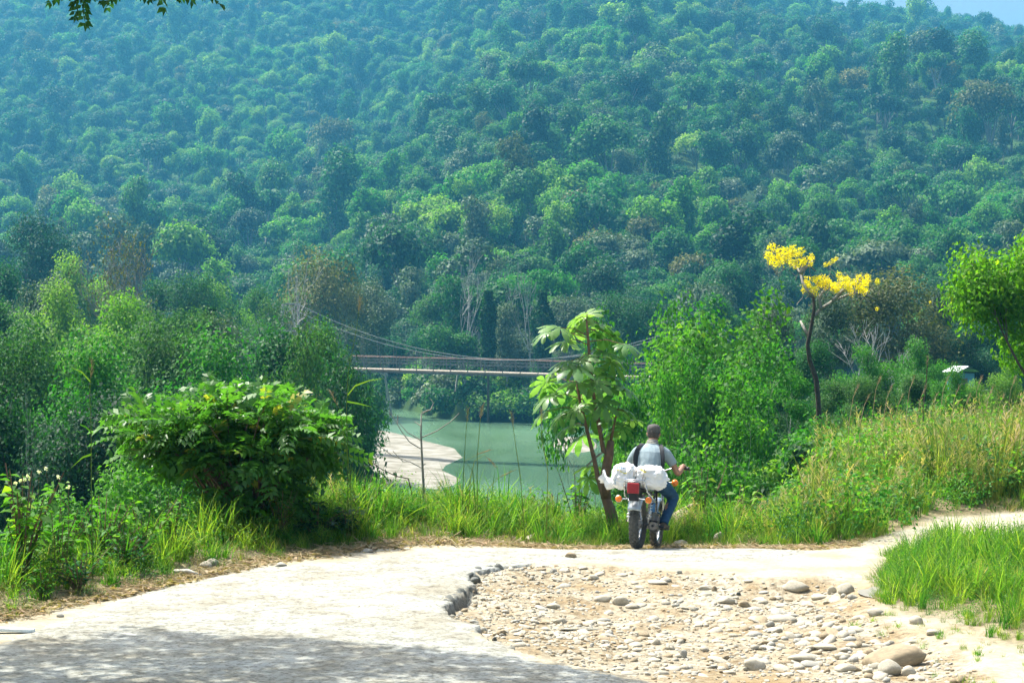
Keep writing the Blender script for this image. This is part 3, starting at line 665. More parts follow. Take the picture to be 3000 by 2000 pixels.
# vine covered snags above the bridge
for j, (px, py, d, h, w) in enumerate([(1430, 850, 292, 210, 44), (1590, 850, 291, 220, 60), (615, 900, 150, 170, 60), (2310, 1040, 100, 150, 50)]):
    rng = np.random.default_rng(500 + j); n = 2600; H = h / FPX * d; Wd = w / FPX * d / 2
    a = rng.uniform(0, 6.28, n); u = rng.random(n); prof = (.25 + .75 * np.sin(np.clip(u * 1.15, 0, 1) * 3.0) ** .7) * (1 + .25 * np.sin(u * 11 + j))
    P = np.stack([np.cos(a) * Wd * prof, np.sin(a) * Wd * prof, u * H], 1); out = np.stack([np.cos(a), np.sin(a), 0 * a], 1)
    V, F, lv = cards(rng, P, out, .0016 * d, .7, up=.3, droop=.6, lv=rng.random(n) ** 2)
    x = (px - 1500) / FPX * d; zt = 3 - (py - HOR) / FPX * d; zg = tz(x, d)
    t = empty('vine_covered_snag', (x, d, zt - H), label=['dark leaning vine draped snag above the bridge middle', 'thick dark vine draped snag above the bridge right half', 'dark pointed vine column above the left bank trees', 'green vine column right of the young trees'][j], cat='vine snag')
    obj('vines', fast_mesh('vines', V, F, M['leaf_dark'], lv), t)
    MB().tube([(0, 0, min(-1, zg - (zt - H) - .5)), (.05, 0, H * .5), (0, 0, H * .97)], [.2, .15, .08], 6).build('trunk', M['bark_dark'], t, smooth=True)

# undergrowth on both banks, stuff
def shrub_mesh(seed, mat, n=900, leaf=.13, asp=.6):
    rng = np.random.default_rng(seed)
    bl = [((rng.uniform(-.5, .5), rng.uniform(-.5, .5), rng.uniform(.15, .7)), rng.uniform(.25, .5) * np.array([1, 1, 1])) for _ in range(7)]
    P, d, k = blob_points(rng, bl, n, inner=.3); V, F, lv = cards(rng, P, d, leaf, asp, up=.5, droop=.2, lv=rng.random(n)); return fast_mesh('shrub', V, F, M[mat], lv)
SH = [shrub_mesh(601, 'leaf_mid'), shrub_mesh(602, 'leaf_bright'), shrub_mesh(603, 'leaf_dark'), shrub_mesh(604, 'leaf_young', leaf=.11), shrub_mesh(605, 'leaf_grey')]
rng = np.random.default_rng(77); P = []
def fan(n, px0, px1, d0, d1):
    d = np.sqrt(rng.uniform(d0 * d0, d1 * d1, n)); px = rng.uniform(px0, px1, n); x = (px - 1500) / FPX * d; return x, d
x1, y1 = fan(1500, 1850, 3300, 40, 110); x2, y2 = fan(900, -300, 1060, 32, 110); x3, y3 = fan(900, 1050, 1950, 31, 52); x4, y4 = fan(1100, -200, 1040, 90, 280); x5, y5 = fan(900, 2000, 3200, 100, 270); x6, y6 = fan(1500, 700, 2300, 284, 350)
X = np.concatenate([x1, x2, x3, x4, x5, x6]); Y = np.concatenate([y1, y2, y3, y4, y5, y6]); Z = terrain(X, Y)
big = np.where(Y < 110, rng.uniform(.7, 1.5, len(X)), rng.uniform(1.8, 3.2, len(X)))
big = np.where(Y > 283, rng.uniform(2.2, 4.5, len(X)), big)
cap_ = np.interp(1500 + X / Y * FPX, [-300, 0, 300, 700, 850, 1000, 1150, 1650, 1720, 1850, 2000, 2250, 2400, 3000], [1330, 1380, 1400, 1400, 1440, 1480, 1490, 1500, 1490, 1420, 1420, 1380, 1230, 1180])
room = (3 - (cap_ - HOR) / FPX * Y - Z) / 1.15; big = np.where(Y < 112, np.minimum(big, room * rng.uniform(.6, 1, len(X))), big)
ok = (Z > -13.2) & ~((bar(X, Y) > -2.5) & (Y > 150)) & (big > .3)
mi_ = np.where(Y < 110, rng.choice(5, len(X), p=[.3, .3, .15, .2, .05]), rng.choice(5, len(X), p=[.35, .25, .25, .05, .1]))
mi_ = np.where((X < -3) & (Y < 110), rng.choice(5, len(X), p=[.3, .1, .5, .05, .05]), mi_)
Pn = np.stack([X, Y, Z - .1], 1)[ok]; k = len(Pn)
scatter('undergrowth', Pn, np.stack([rng.normal(0, .1, k), rng.normal(0, .1, k), rng.uniform(0, 6.28, k)], 1), big[ok][:, None] * np.array([1, 1, 1.]), mi_[ok], SH, label='leafy undergrowth covering both river banks', cat='undergrowth')

# ------------------------------------------------------------------ suspension bridge
M['steel'] = plain('bridge_steel', (.12, .15, .15), .8, 0.0, scale=3); M['deck'] = plain('deck', (.30, .26, .20), .85, scale=2, bump=.3)
M['rust'] = plain('rust_rail', (.20, .14, .12), .8, scale=4); M['conc'] = plain('concrete', (.45, .44, .40), .9, scale=2, bump=.3)
A = Vector((-24.9, 230.1, -3.55)); B = Vector((19.3, 207.1, -4.1)); ax = (B - A).normalized(); sd_ = Vector((ax.y, -ax.x, 0)).normalized(); Lb = (B - A).length
br = empty('suspension_bridge', tuple((A + B) / 2), label='slim suspension footbridge with pale deck crossing the green river', cat='bridge'); inv = (A + B) / 2
def bp_(s, w, h): return A + ax * s + sd_ * w + Vector((0, 0, h)) - inv
Mq = Matrix((ax, -sd_, Vector((0, 0, 1)))).transposed()
MB().box(bp_(Lb / 2 - 2, 0, -.12), (Lb + 14, 3.0, .16), rot=Mq).build('deck', M['deck'], br)
mb = MB()
for w in (-1.35, 1.35): mb.box(bp_(Lb / 2 - 2, w, -.34), (Lb + 14, .16, .16), rot=Mq)
mb.build('girder', M['steel'], br)
for w in (-1.46, 1.46):
    MB().tube([bp_(-9, w, 1.28), bp_(Lb + 5, w, 1.28)], .05, 6).build('top_rail', M['rust'], br)
    for h in (.95, .62): MB().tube([bp_(-9, w, h), bp_(Lb + 5, w, h)], .03, 5).build('rail', M['steel'], br)
    pm = MB().box((0, 0, .42), (.09, .09, 1.75)).mesh('post', M['steel']); dm = {}
    k = 0; s = -8.0
    while s < Lb + 4.5:
        p = obj('post', pm, br); p.location = bp_(s, w, 0)
        q = MB().tube([bp_(s + .1, w, .1), bp_(s + 1.9, w, 1.0)], .035, 4).build('brace', M['steel'], br) if k % 1 == 0 else None
        s += 2.1; k += 1
    # cable: parabola between the towers, stays beyond
    TA, TB = 6.9, 5.6; low = 1.25; Q = []
    for i in range(41):
        t = i / 40; a_ = .54; hh = low + (TA - low) * max(0, (a_ - t) / a_) ** 2 if t < a_ else low + (TB - low) * ((t - a_) / (1 - a_)) ** 2
        Q.append(bp_(t * Lb, w * 1.05, hh))
    MB().tube(Q, .045, 6).build('main_cable', M['steel'], br, smooth=True)
    MB().tube([bp_(0, w * 1.05, TA), bp_(-12, w * 1.4, -.5)], .06, 5).build('stay_cable', M['steel'], br)
    MB().tube([bp_(Lb, w * 1.05, TB), bp_(Lb + 11, w * 1.4, 0)], .06, 5).build('stay_cable', M['steel'], br)
    for i in range(1, 23):
        t = i * 2.1 / Lb; j = min(39, int(t * 40)); f = t * 40 - j; p1 = Q[j].lerp(Q[j + 1], f); p0 = bp_(t * Lb, w, .1)
        if p1.z - p0.z > .35: MB().tube([p0, p1], .022, 4, cap=False).build('hanger', M['steel'], br)
for s, hh in ((0, 7.0), (Lb, 5.7)):
    tw = MB()
    for w in (-1.6, 1.6): tw.tube([bp_(s, w, -8), bp_(s, w, hh)], .17, 6)
    for h in (hh - .1, hh * .55): tw.tube([bp_(s, -1.6, h), bp_(s, 1.6, h)], .11, 5)
    tw.tube([bp_(s, -1.6, hh * .55), bp_(s, 1.6, hh)], .06, 4); tw.build('tower', M['steel'], br, smooth=True)

# tin roofed hut on the right bank
M['tin'] = plain('tin_roof', (.75, .78, .8), .28, .7, var=.1, scale=2); M['tin_blue'] = plain('tin_blue', (.12, .32, .42), .5, var=.2); M['wood'] = plain('old_wood', (.22, .17, .12), .85, scale=8)
hp = at(2815, 1085, 96); hut = empty('hut', tuple(hp - Vector((0, 0, 1.0))), R(24), label='small hut with shining tin roof half hidden by trees', cat='hut')
MB().box((0, 0, .3), (1.5, 1.4, 2.2)).build('wall', M['tin_blue'], hut)
for s in (-1, 1):
    rb = MB(); 
    for i in range(9):
        y0 = -1 + i * .22; rb.add([(0, y0, 1.95), (s * 1.05, y0, 1.5), (s * 1.05, y0 + .11, 1.53), (0, y0 + .11, 1.98), (s * 1.05, y0 + .22, 1.5), (0, y0 + .22, 1.95)], [(0, 1, 2, 3), (3, 2, 4, 5)])
    rb.build('roof', M['tin'], hut)
MB().box((-.2, -.71, .3), (.6, .03, 1.5)).build('door', M['wood'], hut); hut.scale = (.62, .62, .62)

# ------------------------------------------------------------------ yellow flowering tree
d0 = 62.0; fp = at(2405, 1330, d0); ft = empty('flowering_tree', tuple(fp), label='thin dark crooked tree with bright yellow blossom clusters', cat='flowering tree')
def L3(px, py, dy=0): return at(px, py, d0 + dy) - fp
mb = MB(); mb.tube([L3(2405, 1400), L3(2403, 1300), L3(2398, 1180), L3(2392, 1110), L3(2372, 1055), L3(2366, 1010), L3(2378, 950), L3(2385, 905), L3(2383, 870)], [.09, .085, .08, .075, .07, .065, .058, .05, .04], 7)
mb.build('trunk', M['bark_dark'], ft, smooth=True)
for pth in ([(2388, 925), (2405, 905), (2440, 882), (2475, 868), (2500, 858), (2530, 862), (2570, 880)], [(2383, 880), (2382, 860), (2378, 850)], [(2383, 870), (2362, 845), (2350, 825), (2345, 800), (2335, 785), (2320, 775)], [(2345, 800), (2350, 780)],
            [(2440, 882), (2470, 850), (2500, 830), (2530, 815)], [(2372, 990), (2355, 960), (2345, 940)], [(2405, 905), (2400, 870), (2420, 840)], [(2345, 800), (2370, 775), (2380, 765)]):
    n = len(pth); MB().tube([L3(a, b, .2 * i) for i, (a, b) in enumerate(pth)], [.06 - .042 * i / n for i in range(n)], 5).build('limb', M['bark_grey'], ft, smooth=True)
rng = np.random.default_rng(9)
def flower_mesh(s):
    r = np.random.default_rng(s); n = 75; d = r.normal(size=(n, 3)); d /= np.linalg.norm(d, axis=1, keepdims=True)
    V, F, lv = cards(r, d * r.uniform(.4, 1, n)[:, None] * .17, d, .055, .9); return fast_mesh('blossom', V, F, M['petal'], lv)
FLM = [flower_mesh(s) for s in (1, 2, 3)]
cl_ = [(2262, 725), (2252, 748), (2270, 770), (2285, 735), (2300, 738), (2300, 760), (2280, 752), (2318, 770), (2308, 752), (2322, 730), (2335, 745), (2345, 736), (2340, 765), (2330, 780), (2352, 770), (2355, 765), (2318, 745), (2260, 760), (2376, 755), (2290, 765), (2312, 735), (2374, 775),
       (2357, 830), (2365, 820), (2355, 850), (2370, 835), (2385, 855), (2390, 820), (2400, 815), (2410, 830), (2420, 835), (2430, 825), (2412, 818), (2440, 838), (2450, 850), (2455, 835), (2470, 825), (2480, 820), (2490, 835), (2500, 830), (2458, 805), (2495, 858), (2515, 840), (2520, 845), (2530, 838),
       (2518, 812), (2540, 810), (2545, 820), (2530, 850), (2570, 825), (2440, 765), (2450, 758), (2430, 772), (2418, 775), (2400, 838), (2478, 838), (2485, 848), (2395, 828), (2425, 822), (2448, 842), (2508, 825), (2535, 828), (2382, 848), (2362, 838)]
for i, (a, b) in enumerate(cl_):
    o = obj('blossom_cluster', FLM[i % 3], ft); s_ = rng.uniform(.55, 1.15) if b > 700 and not (2390 < a < 2460 and b < 790) else .5
    o.location = L3(a, b, rng.uniform(-.3, .6)); MB().tube([o.location, o.location + Vector((rng.uniform(-.12, .12), 0, -.22)), o.location + Vector((rng.uniform(-.3, .3), 0, -.42))], [.006, .009, .012], 4, cap=False).build('twig', M['bark_grey'], ft); o.rotation_euler = rng.uniform(0, 6.28, 3); o.scale = (s_,) * 3
for j, (a, b, d, nm) in enumerate([(2570, 905, 60, 'a'), (2725, 885, 80, 'b')]):
    o = obj('blossom', FLM[j], None); o.location = at(a, b, d); o.scale = (.4,) * 3
    tag(o, ['lone yellow blossom ball below the main blossoms', 'lone yellow blossom ball toward the tin roof'][j], 'blossom')

# ------------------------------------------------------------------ large-leaved young tree (palmate leaves)
def palm_leaf(seed, L=.40):
    r = np.random.default_rng(seed); V = []; F = []; lv = []
    nl = 8
    for i in range(nl):
        a = R(-150 + 300 * i / (nl - 1)); l = L * (.62 + .38 * math.cos(a * .55)) * r.uniform(.92, 1.08); w = l * .165
        dx, dy = math.sin(a), math.cos(a); prof = [(0, .12), (.3, .55), (.6, 1), (.85, .75), (1, .05)]; st = len(V)
        for (t, ww) in prof:
            z = .05 * t - .42 * l * t * t * r.uniform(.9, 1.1); hr = l * (t - .12 * t * t); c = (dx * hr, dy * hr, z)
            V += [(c[0] - dy * w * ww, c[1] + dx * w * ww, z - .25 * w * ww), c, (c[0] + dy * w * ww, c[1] - dx * w * ww, z - .25 * w * ww)]
        for k in range(4):
            q = st + k * 3; F += [(q, q + 1, q + 4, q + 3), (q + 1, q + 2, q + 5, q + 4)]; lv += [r.random()] * 2
    return fast_mesh('leaf', V, F, M['leaf_cecropia'], lv)
PL = [palm_leaf(s) for s in range(5)]
cb = gnd(1800, 1535, 20, 40); dC = cb.y; ct = empty('large_leaved_tree', tuple(cb), label='young tree with huge star-shaped leaves left of the rider', cat='tree')
def C3(px, py, dy=0): return at(px, py, dC + dy) - cb
stem = MB(); stem.tube([C3(1802, 1560), C3(1790, 1500), C3(1768, 1440), C3(1752, 1400), C3(1740, 1340), C3(1720, 1260), C3(1700, 1180), C3(1682, 1080)], [.085, .08, .055, .035, .03, .024, .02, .016], 8); stem.build('trunk', M['bark_brown'], ct, smooth=True)
MB().tube([C3(1776, 1460), C3(1772, 1400), C3(1785, 1330), C3(1790, 1290)], [.075, .07, .065, .045], 8).build('trunk', M['bark_brown'], ct, smooth=True)
MB().tube([C3(1783, 1330), C3(1768, 1320), C3(1752, 1230), C3(1738, 1150), C3(1728, 1060), C3(1722, 980), C3(1718, 935)], [.04, .034, .03, .026, .022, .018, .013], 7).build('limb', M['bark_brown'], ct, smooth=True)
MB().tube([C3(1788, 1300), C3(1800, 1240), C3(1812, 1190)], [.025, .016, .009], 6).build('limb', M['bark_brown'], ct, smooth=True)
MB().tube([C3(1718, 1365), C3(1750, 1335), C3(1792, 1305)], [.012, .014, .016], 5).build('limb', M['bark_grey'], ct, smooth=True)
rng = np.random.default_rng(21)
# (leaf centre px, py, size in px, stem px, py)
LV = [(1718, 925, 78, 1720, 930), (1690, 935, 70, 1720, 940), (1755, 950, 78, 1720, 945), (1795, 985, 82, 1720, 965), (1640, 960, 72, 1722, 985), (1600, 975, 55, 1722, 990), (1655, 1000, 68, 1722, 1010), (1830, 1010, 60, 1722, 1000),
      (1765, 1030, 85, 1726, 1030), (1700, 1055, 72, 1727, 1040), (1685, 1075, 90, 1728, 1070), (1790, 1060, 70, 1728, 1050), (1730, 1085, 76, 1730, 1080), (1600, 1120, 68, 1690, 1120), (1640, 1130, 80, 1700, 1150), (1610, 1160, 72, 1705, 1170), (1690, 1120, 72, 1690, 1100),
      (1795, 1105, 74, 1735, 1130), (1830, 1135, 70, 1740, 1140), (1780, 1135, 90, 1740, 1150), (1745, 1120, 60, 1737, 1130), (1600, 1205, 70, 1710, 1200), (1640, 1220, 60, 1712, 1210), (1690, 1195, 60, 1710, 1210), (1665, 1250, 72, 1720, 1250), (1705, 1280, 78, 1725, 1270),
      (1735, 1215, 60, 1750, 1220), (1790, 1230, 62, 1800, 1225), (1825, 1200, 58, 1805, 1210), (1785, 1275, 50, 1795, 1260), (1820, 1250, 50, 1800, 1245), (1735, 1365, 62, 1760, 1400), (1725, 1400, 60, 1760, 1420), (1700, 1160, 66, 1706, 1170), (1765, 1180, 64, 1748, 1190), (1850, 1230, 46, 1812, 1200),
      (1660, 1060, 60, 1727, 1060), (1620, 1090, 50, 1700, 1110), (1755, 975, 66, 1722, 980), (1680, 975, 62, 1722, 980)]
for i, (a, b, s_, sx_, sy_) in enumerate(LV):
    dy = rng.uniform(-.35, .35); p = C3(a, b, dy); q0 = C3(sx_, sy_); o = obj('leaf', PL[i % 5], ct); sc = s_ / 60
    o.location = p; o.scale = (sc * .78, sc * .78, sc * .9); dr = (p - q0); az = math.atan2(dr.y, dr.x) - math.pi / 2
    o.rotation_euler = (R(-24) + rng.normal() * .35, rng.normal() * .35, az + rng.normal() * .4)
    mid = (p + q0) / 2 + Vector((0, 0, .05)); MB().tube([q0, mid, p], [.008, .006, .005], 4, cap=False).build('leaf_stalk', M['bark_brown'], ct)

# ------------------------------------------------------------------ roadside bush: arching twigs with paired leaflets
def spray(seed):
    r = np.random.default_rng(seed); L = .34; n = 6; P = []; D = []; Nn = []; Ls = []
    for i in range(n):
        t = (i + 1) / n; x = L * t; z = -.10 * t * t
        for s in (-1, 1):
            P.append((0, x, z)); D.append((s * .9, .55, -.25 + r.normal() * .15)); Nn.append((r.normal() * .2, r.normal() * .2, 1)); Ls.append(.125 * (1 - .35 * abs(t - .5)) * r.uniform(.85, 1.15))
    P.append((0, L, -.1)); D.append((0, 1, -.4)); Nn.append((0, .3, 1)); Ls.append(.09); Ls = np.array(Ls)
    V = leaf_verts(np.array(P), np.array(D), np.array(Nn), Ls, Ls * .5); F = np.arange(len(V)).reshape(-1, 4)
    return V, F
SPR = [spray(s) for s in range(6)]
def sprays_mesh(rng, PP, DD, scale, mat, name, yellow=.0):
    Vs = []; Fs = []; lv = []; k = 0
    for p, d in zip(PP, DD):
        V, F = SPR[rng.integers(6)]; d = Vector(d).normalized(); q = d.to_track_quat('Y', 'Z'); qq = q @ Euler((0, rng.normal() * .5, 0)).to_quaternion()
        Mx = np.array(qq.to_matrix()); s = scale * rng.uniform(.7, 1.25); Vs.append(V @ Mx.T * s + np.array(p)); Fs.append(F + k); k += len(V)
        base = rng.random() * .5; yl = rng.random() < yellow; lv.append(np.clip(base + rng.random(len(F)) * .4 + (.5 if yl else 0), 0, 1))
    return fast_mesh(name, np.vstack(Vs), np.vstack(Fs), mat, np.concatenate(lv))
bb = gnd(700, 1520, 18, 40); bush = empty('bush', tuple(bb), label='wide leafy roadside bush with yellowing tips left of the sandbar', cat='bush')
bb.y += .6; bb.z = tz(bb.x, bb.y); bush.location = bb; dB = bb.y; rng = np.random.default_rng(33); u = FPX / dB
OUT = [(375, 1215), (420, 1190), (470, 1185), (530, 1165), (580, 1140), (640, 1135), (700, 1145), (780, 1155), (850, 1185), (910, 1200), (960, 1230), (990, 1275)]
ox = np.array([p[0] for p in OUT]); oy = np.array([p[1] for p in OUT])
tw = MB(); PP = []; DD = []
for i in range(115):
    px = rng.uniform(365, 1000); top = np.interp(px, ox, oy); rr_ = rng.random(); py = top + 20 + (rng.random() ** 1.4) * 225 * (1 - .55 * abs(px - 690) / 310)
    e = at(px, py, dB + rng.uniform(-.9, .9) * (1 - .5 * abs(px - 690) / 310)) - bb
    s0 = Vector((rng.uniform(-.25, .25), rng.uniform(-.25, .25), 0)); mid = s0.lerp(e, .5) + Vector((0, 0, .25 + .1 * e.z)); Q = [s0, s0.lerp(mid, .5) + Vector((0, 0, .08)), mid, mid.lerp(e, .55) + Vector((0, 0, .08)), e]
    tw.tube(Q, [.016, .012, .009, .007, .004], 4, cap=False)
    for k in range(9):
        t = rng.uniform(.42, 1.0); j = min(3, int(t * 4)); p = Q[j].lerp(Q[j + 1], t * 4 - j); dd = (Q[j + 1] - Q[j]).normalized()
        side = Vector(rng.normal(size=3)); side = side - dd * side.dot(dd); PP.append(p); DD.append(dd * .5 + side.normalized() * .8 + Vector((0, 0, .1)))
    PP.append(e); DD.append((e - Q[3]).normalized() + Vector((0, 0, -.15)))
for i in range(200):
    a = rng.uniform(0, 6.28); r_ = rng.random() ** .5; PP.append((math.cos(a) * r_ * .5 + .05, math.sin(a) * r_ * .5, rng.uniform(.15, .8))); DD.append((math.cos(a), math.sin(a), rng.uniform(-.5, .6)))
tw.build('twigs', M['bark_brown'], bush)
obj('foliage', sprays_mesh(rng, PP, DD, 1.0, M['leaf_bush'], 'foliage', .05), bush)

# dark leafy plant right of the bush
M_broad = SH
def broad_plant(seed, n, h, w, leaf, mat):
    r = np.random.default_rng(seed); mb = MB(); P = []; D = []; Nn = []
    for i in range(n):
        a = r.uniform(0, 6.28); e = Vector((math.cos(a) * w * r.random(), math.sin(a) * w * r.random(), h * r.uniform(.35, 1))); Q = [Vector((0, 0, 0)), e * .5 + Vector((0, 0, .08)), e]; mb.tube(Q, [.008, .006, .004], 4, cap=False)
        for k in range(7):
            t = r.uniform(.35, 1); p = e * t + Vector((0, 0, .08 * (1 - t))); b_ = r.uniform(0, 6.28); P.append(tuple(p)); D.append((math.cos(b_), math.sin(b_), r.uniform(-.5, .5))); Nn.append((r.normal() * .4, r.normal() * .4, 1))
    Ls = leaf * r.uniform(.6, 1.2, len(P)); V = leaf_verts(np.array(P), np.array(D), np.array(Nn), Ls, Ls * .5)
    return fast_mesh('leaves', V, np.arange(len(V)).reshape(-1, 4), M[mat], r.random(len(P))), mb.mesh('stems', M['bark_brown'])
BP = [broad_plant(1, 22, .8, .45, .13, 'leaf_bright'), broad_plant(2, 26, .7, .5, .10, 'leaf_mid'), broad_plant(3, 20, 1.0, .4, .12, 'leaf_young'), broad_plant(4, 30, .5, .6, .14, 'leaf_dark')]
for i, (v, px, py, s, lb) in enumerate([(3, 930, 1575, 1.0, 'dark drooping leafy plant right of the bush foot'), (3, 1010, 1570, .8, 'dark low plant at the verge edge right of the bush'), (1, 1060, 1540, 1.0, 'mid green leafy plant left of the centre grass'),
        (0, 160, 1640, 1.1, 'bright broad-leaved weed near the left edge'), (2, 60, 1650, 1.3, 'yellow green tall weed cut by the left edge'), (0, 300, 1610, 1.1, 'bright leafy weed in front of the left grass'), (1, 230, 1740, .7, 'low mid green weed at the left track edge'),
        (0, 420, 1580, 1.0, 'bright leafy weed just left of the bush'), (2, 500, 1600, .8, 'yellow green weed under the bush left side'), (1, 370, 1680, .8, 'mid green weed at the verge left of the driftwood stick'), (2, 1690, 1560, 1.0, 'yellow green leafy plant left of the large-leaved tree'),
        (0, 1620, 1550, .9, 'bright leafy plant at the right end of centre grass'), (2, 2060, 1560, 1.1, 'light green fern-like plant right of the rider knee'), (0, 2150, 1545, 1.0, 'bright leafy plant behind the rider right boot'), (2, 820, 1590, .7, 'yellow green weed between bush and stones'), (0, 120, 1760, .5, 'small broad-leaved weed by the litter at bottom left')]):
    p = gnd(px, py, 14, 38); t = empty('leafy_weed', (p.x, p.y, p.z - .02), i * 1.3, label=lb, cat='weed', group='leafy weeds along the track'); t.scale = (s,) * 3; obj('leaves', BP[v][0], t); obj('stems', BP[v][1], t)

# ------------------------------------------------------------------ grass
def tuft(seed, n, h, spread, w, mat, lean=.5, name='grass_tuft', heads=0):
    r = np.random.default_rng(seed); V = []; F = []; lv = []
    for i in range(n):
        a = r.uniform(0, 6.28); rr = spread * r.random() ** .6; b = np.array([math.cos(r.uniform(0, 6.28)) * rr * .6, math.sin(a) * rr * .6, 0]); H = h * r.uniform(.45, 1.1); ln = lean * r.uniform(.1, 1.1)
        dr = np.array([math.cos(a), math.sin(a), 0]); sd = np.array([-math.sin(a), math.cos(a), 0]) if r.random() < .5 else np.array([1, 0, 0.]); st = len(V)
        for t in (0, .4, .75, 1.0):
            c = b + dr * ln * H * t * t + np.array([0, 0, H * (t - .18 * ln * t * t * 1.5)]); ww = w * (1 - t ** 2 * .92) * .5; V += [c - sd * ww, c + sd * ww]
        F += [(st + 2 * k, st + 2 * k + 1, st + 2 * k + 3, st + 2 * k + 2) for k in range(3)]; q = r.random(); lv += [q * .8, q * .9, q]
        if i < heads:
            tip = V[-1]
            for k in range(14):
                u_ = k / 14; p = b + dr * ln * H * (1 - .25 * u_) ** 2 + np.array([0, 0, H * ((1 - .25 * u_) - .27 * ln)]); a2 = r.uniform(0, 6.28); st = len(V); e = p + np.array([math.cos(a2) * .06, math.sin(a2) * .06, .05]); s2 = np.array([.006, 0, 0])
                V += [p - s2, p + s2, e + s2, e - s2]; F.append((st, st + 1, st + 2, st + 3)); lv.append(1.0)
    return fast_mesh(name, V, F, M[mat], lv)
GT = [tuft(1, 34, .30, .18, .012, 'grass_green', .8), tuft(2, 34, .38, .18, .012, 'grass_green', .7), tuft(3, 26, .55, .18, .014, 'grass_green', .8), tuft(4, 30, .22, .18, .009, 'grass_dry', .8), tuft(5, 26, .16, .2, .008, 'straw', 1.5),
      tuft(6, 44, 1.15, .25, .016, 'grass_dry', .45, heads=6), tuft(7, 44, 1.35, .28, .016, 'grass_dry', .35, heads=8), tuft(8, 40, 1.0, .25, .016, 'grass_green', .5, heads=2), shrub_mesh(611, 'leaf_bright', 130, .07), shrub_mesh(612, 'leaf_mid', 130, .06)]
rng = np.random.default_rng(55)
GP = [];
def addg(X, Y, idx, sc, keep=None):
    X = np.asarray(X); Y = np.asarray(Y); ok = np.ones(len(X), bool) if keep is None else keep
    ok = ok & (slab_sd(X, Y) < -.03)
    Zt = terrain(X, Y); GP.append((np.stack([X, Y, Zt - .02], 1)[ok], np.asarray(idx)[ok], np.asarray(sc)[ok]))
def edge_off(X, Y): return Y - np.interp(X, EDGE_X, EDGE_Y)
# left verge
X = rng.uniform(-9, -2.0, 5200); Y = rng.uniform(14, 33, 5200); o_ = edge_off(X, Y) + .5 * fbm(X * 1.2, Y * 1.2, 71)
idx = np.where(o_ < .35, rng.choice([3, 4, 4, 9], len(X)), np.where(o_ < 1.2, rng.choice([0, 1, 3, 8, 9, 4], len(X)), rng.choice([0, 1, 2, 2, 8, 8, 9, 2, 3, 4], len(X))))
addg(X, Y, idx, rng.uniform(.7, 1.2, len(X)) * np.interp(o_, [0, .5, 2], [.6, .8, 1.2]), (o_ > -.12) & (o_ < 7) & (np.abs(X / Y) < .32))
# centre verge
X = rng.uniform(-3, 5, 4200); o_ = rng.uniform(-.15, 4.5, 4200); Y = np.interp(X, EDGE_X, EDGE_Y) + o_; o_ = o_ + .35 * fbm(X * 1.4, Y * 1.4, 72)
idx = np.where(o_ < .3, rng.choice([3, 4, 4, 3], len(X)), np.where(o_ < 1.1, rng.choice([0, 3, 3, 1, 4, 2, 8, 4], len(X)), rng.choice([2, 2, 1, 8, 2, 5, 8, 9, 3, 4], len(X))))
hz_ = 1 + 1.3 * fbm(X * 1.3, Y * 1.3, 172, 3); addg(X, Y, idx, np.where(idx == 5, .42, 1) * rng.uniform(.55, 1.15, len(X)) * hz_ * np.interp(o_, [0, .5, 1.5], [.6, .85, 1.15]), (o_ > -.05) & (rng.random(len(X)) < np.where(o_ < 1.1, .6, .9)))
# right bank tall dry grass
X = rng.uniform(3.0, 16, 4600); Y = rng.uniform(26, 48, 4600); o_ = edge_off(X, Y); tt = X / Y; hh = np.interp(tt, [.08, .125, .15, .25], [.3, .5, .82, 1.02])
idx = np.where((hh < .5) | (o_ < .5), rng.choice([0, 1, 3, 3, 9, 8, 4], len(X)), np.where(fbm(X * .6, Y * .5, 88) > -.02, rng.choice([7, 7, 6, 8, 9, 7, 8], len(X)), rng.choice([5, 6, 7, 5, 7, 9], len(X))))
hh = hh * (1 + 1.2 * fbm(X * .8, Y * .6, 188, 3)); s_ = np.where(idx >= 8, 2.6 * hh * rng.uniform(.5, 1.2, len(X)), np.where(idx >= 5, hh * rng.uniform(.65, 1.1, len(X)) * np.interp(o_, [0, 1.5], [.6, 1]), rng.uniform(.8, 1.5, len(X))))
addg(X, Y, idx, s_, (o_ > .05) & (tt > .08) & (tt < .3))
# right foreground clump
X = rng.uniform(3.6, 9, 4200); Y = rng.uniform(15, 26, 4200); r_ = poly_sd(X, Y, RGRASS) + .35 * fbm(X * 1.5, Y * 1.5, 73)
front = np.interp(Y, [15, 19, 21, 23, 26], [.6, .65, .85, .95, .75]) * (1 + 1.1 * fbm(X * 1.6, Y * 1.4, 189, 3))
idx = np.where(r_ < .12, rng.choice([0, 3, 3, 4, 4], len(X)), np.where(front > .7, rng.choice([2, 2, 1, 2, 8, 3, 9, 4], len(X)), rng.choice([0, 1, 3, 8, 4, 4, 9], len(X))))
addg(X, Y, idx, rng.uniform(.7, 1.15, len(X)) * front * np.interp(r_, [0, .5], [.6, 1.0]), (r_ > -.02) & (np.abs(X / Y) < .31) & (rng.random(len(X)) < np.where(front < .7, .75, 1)))
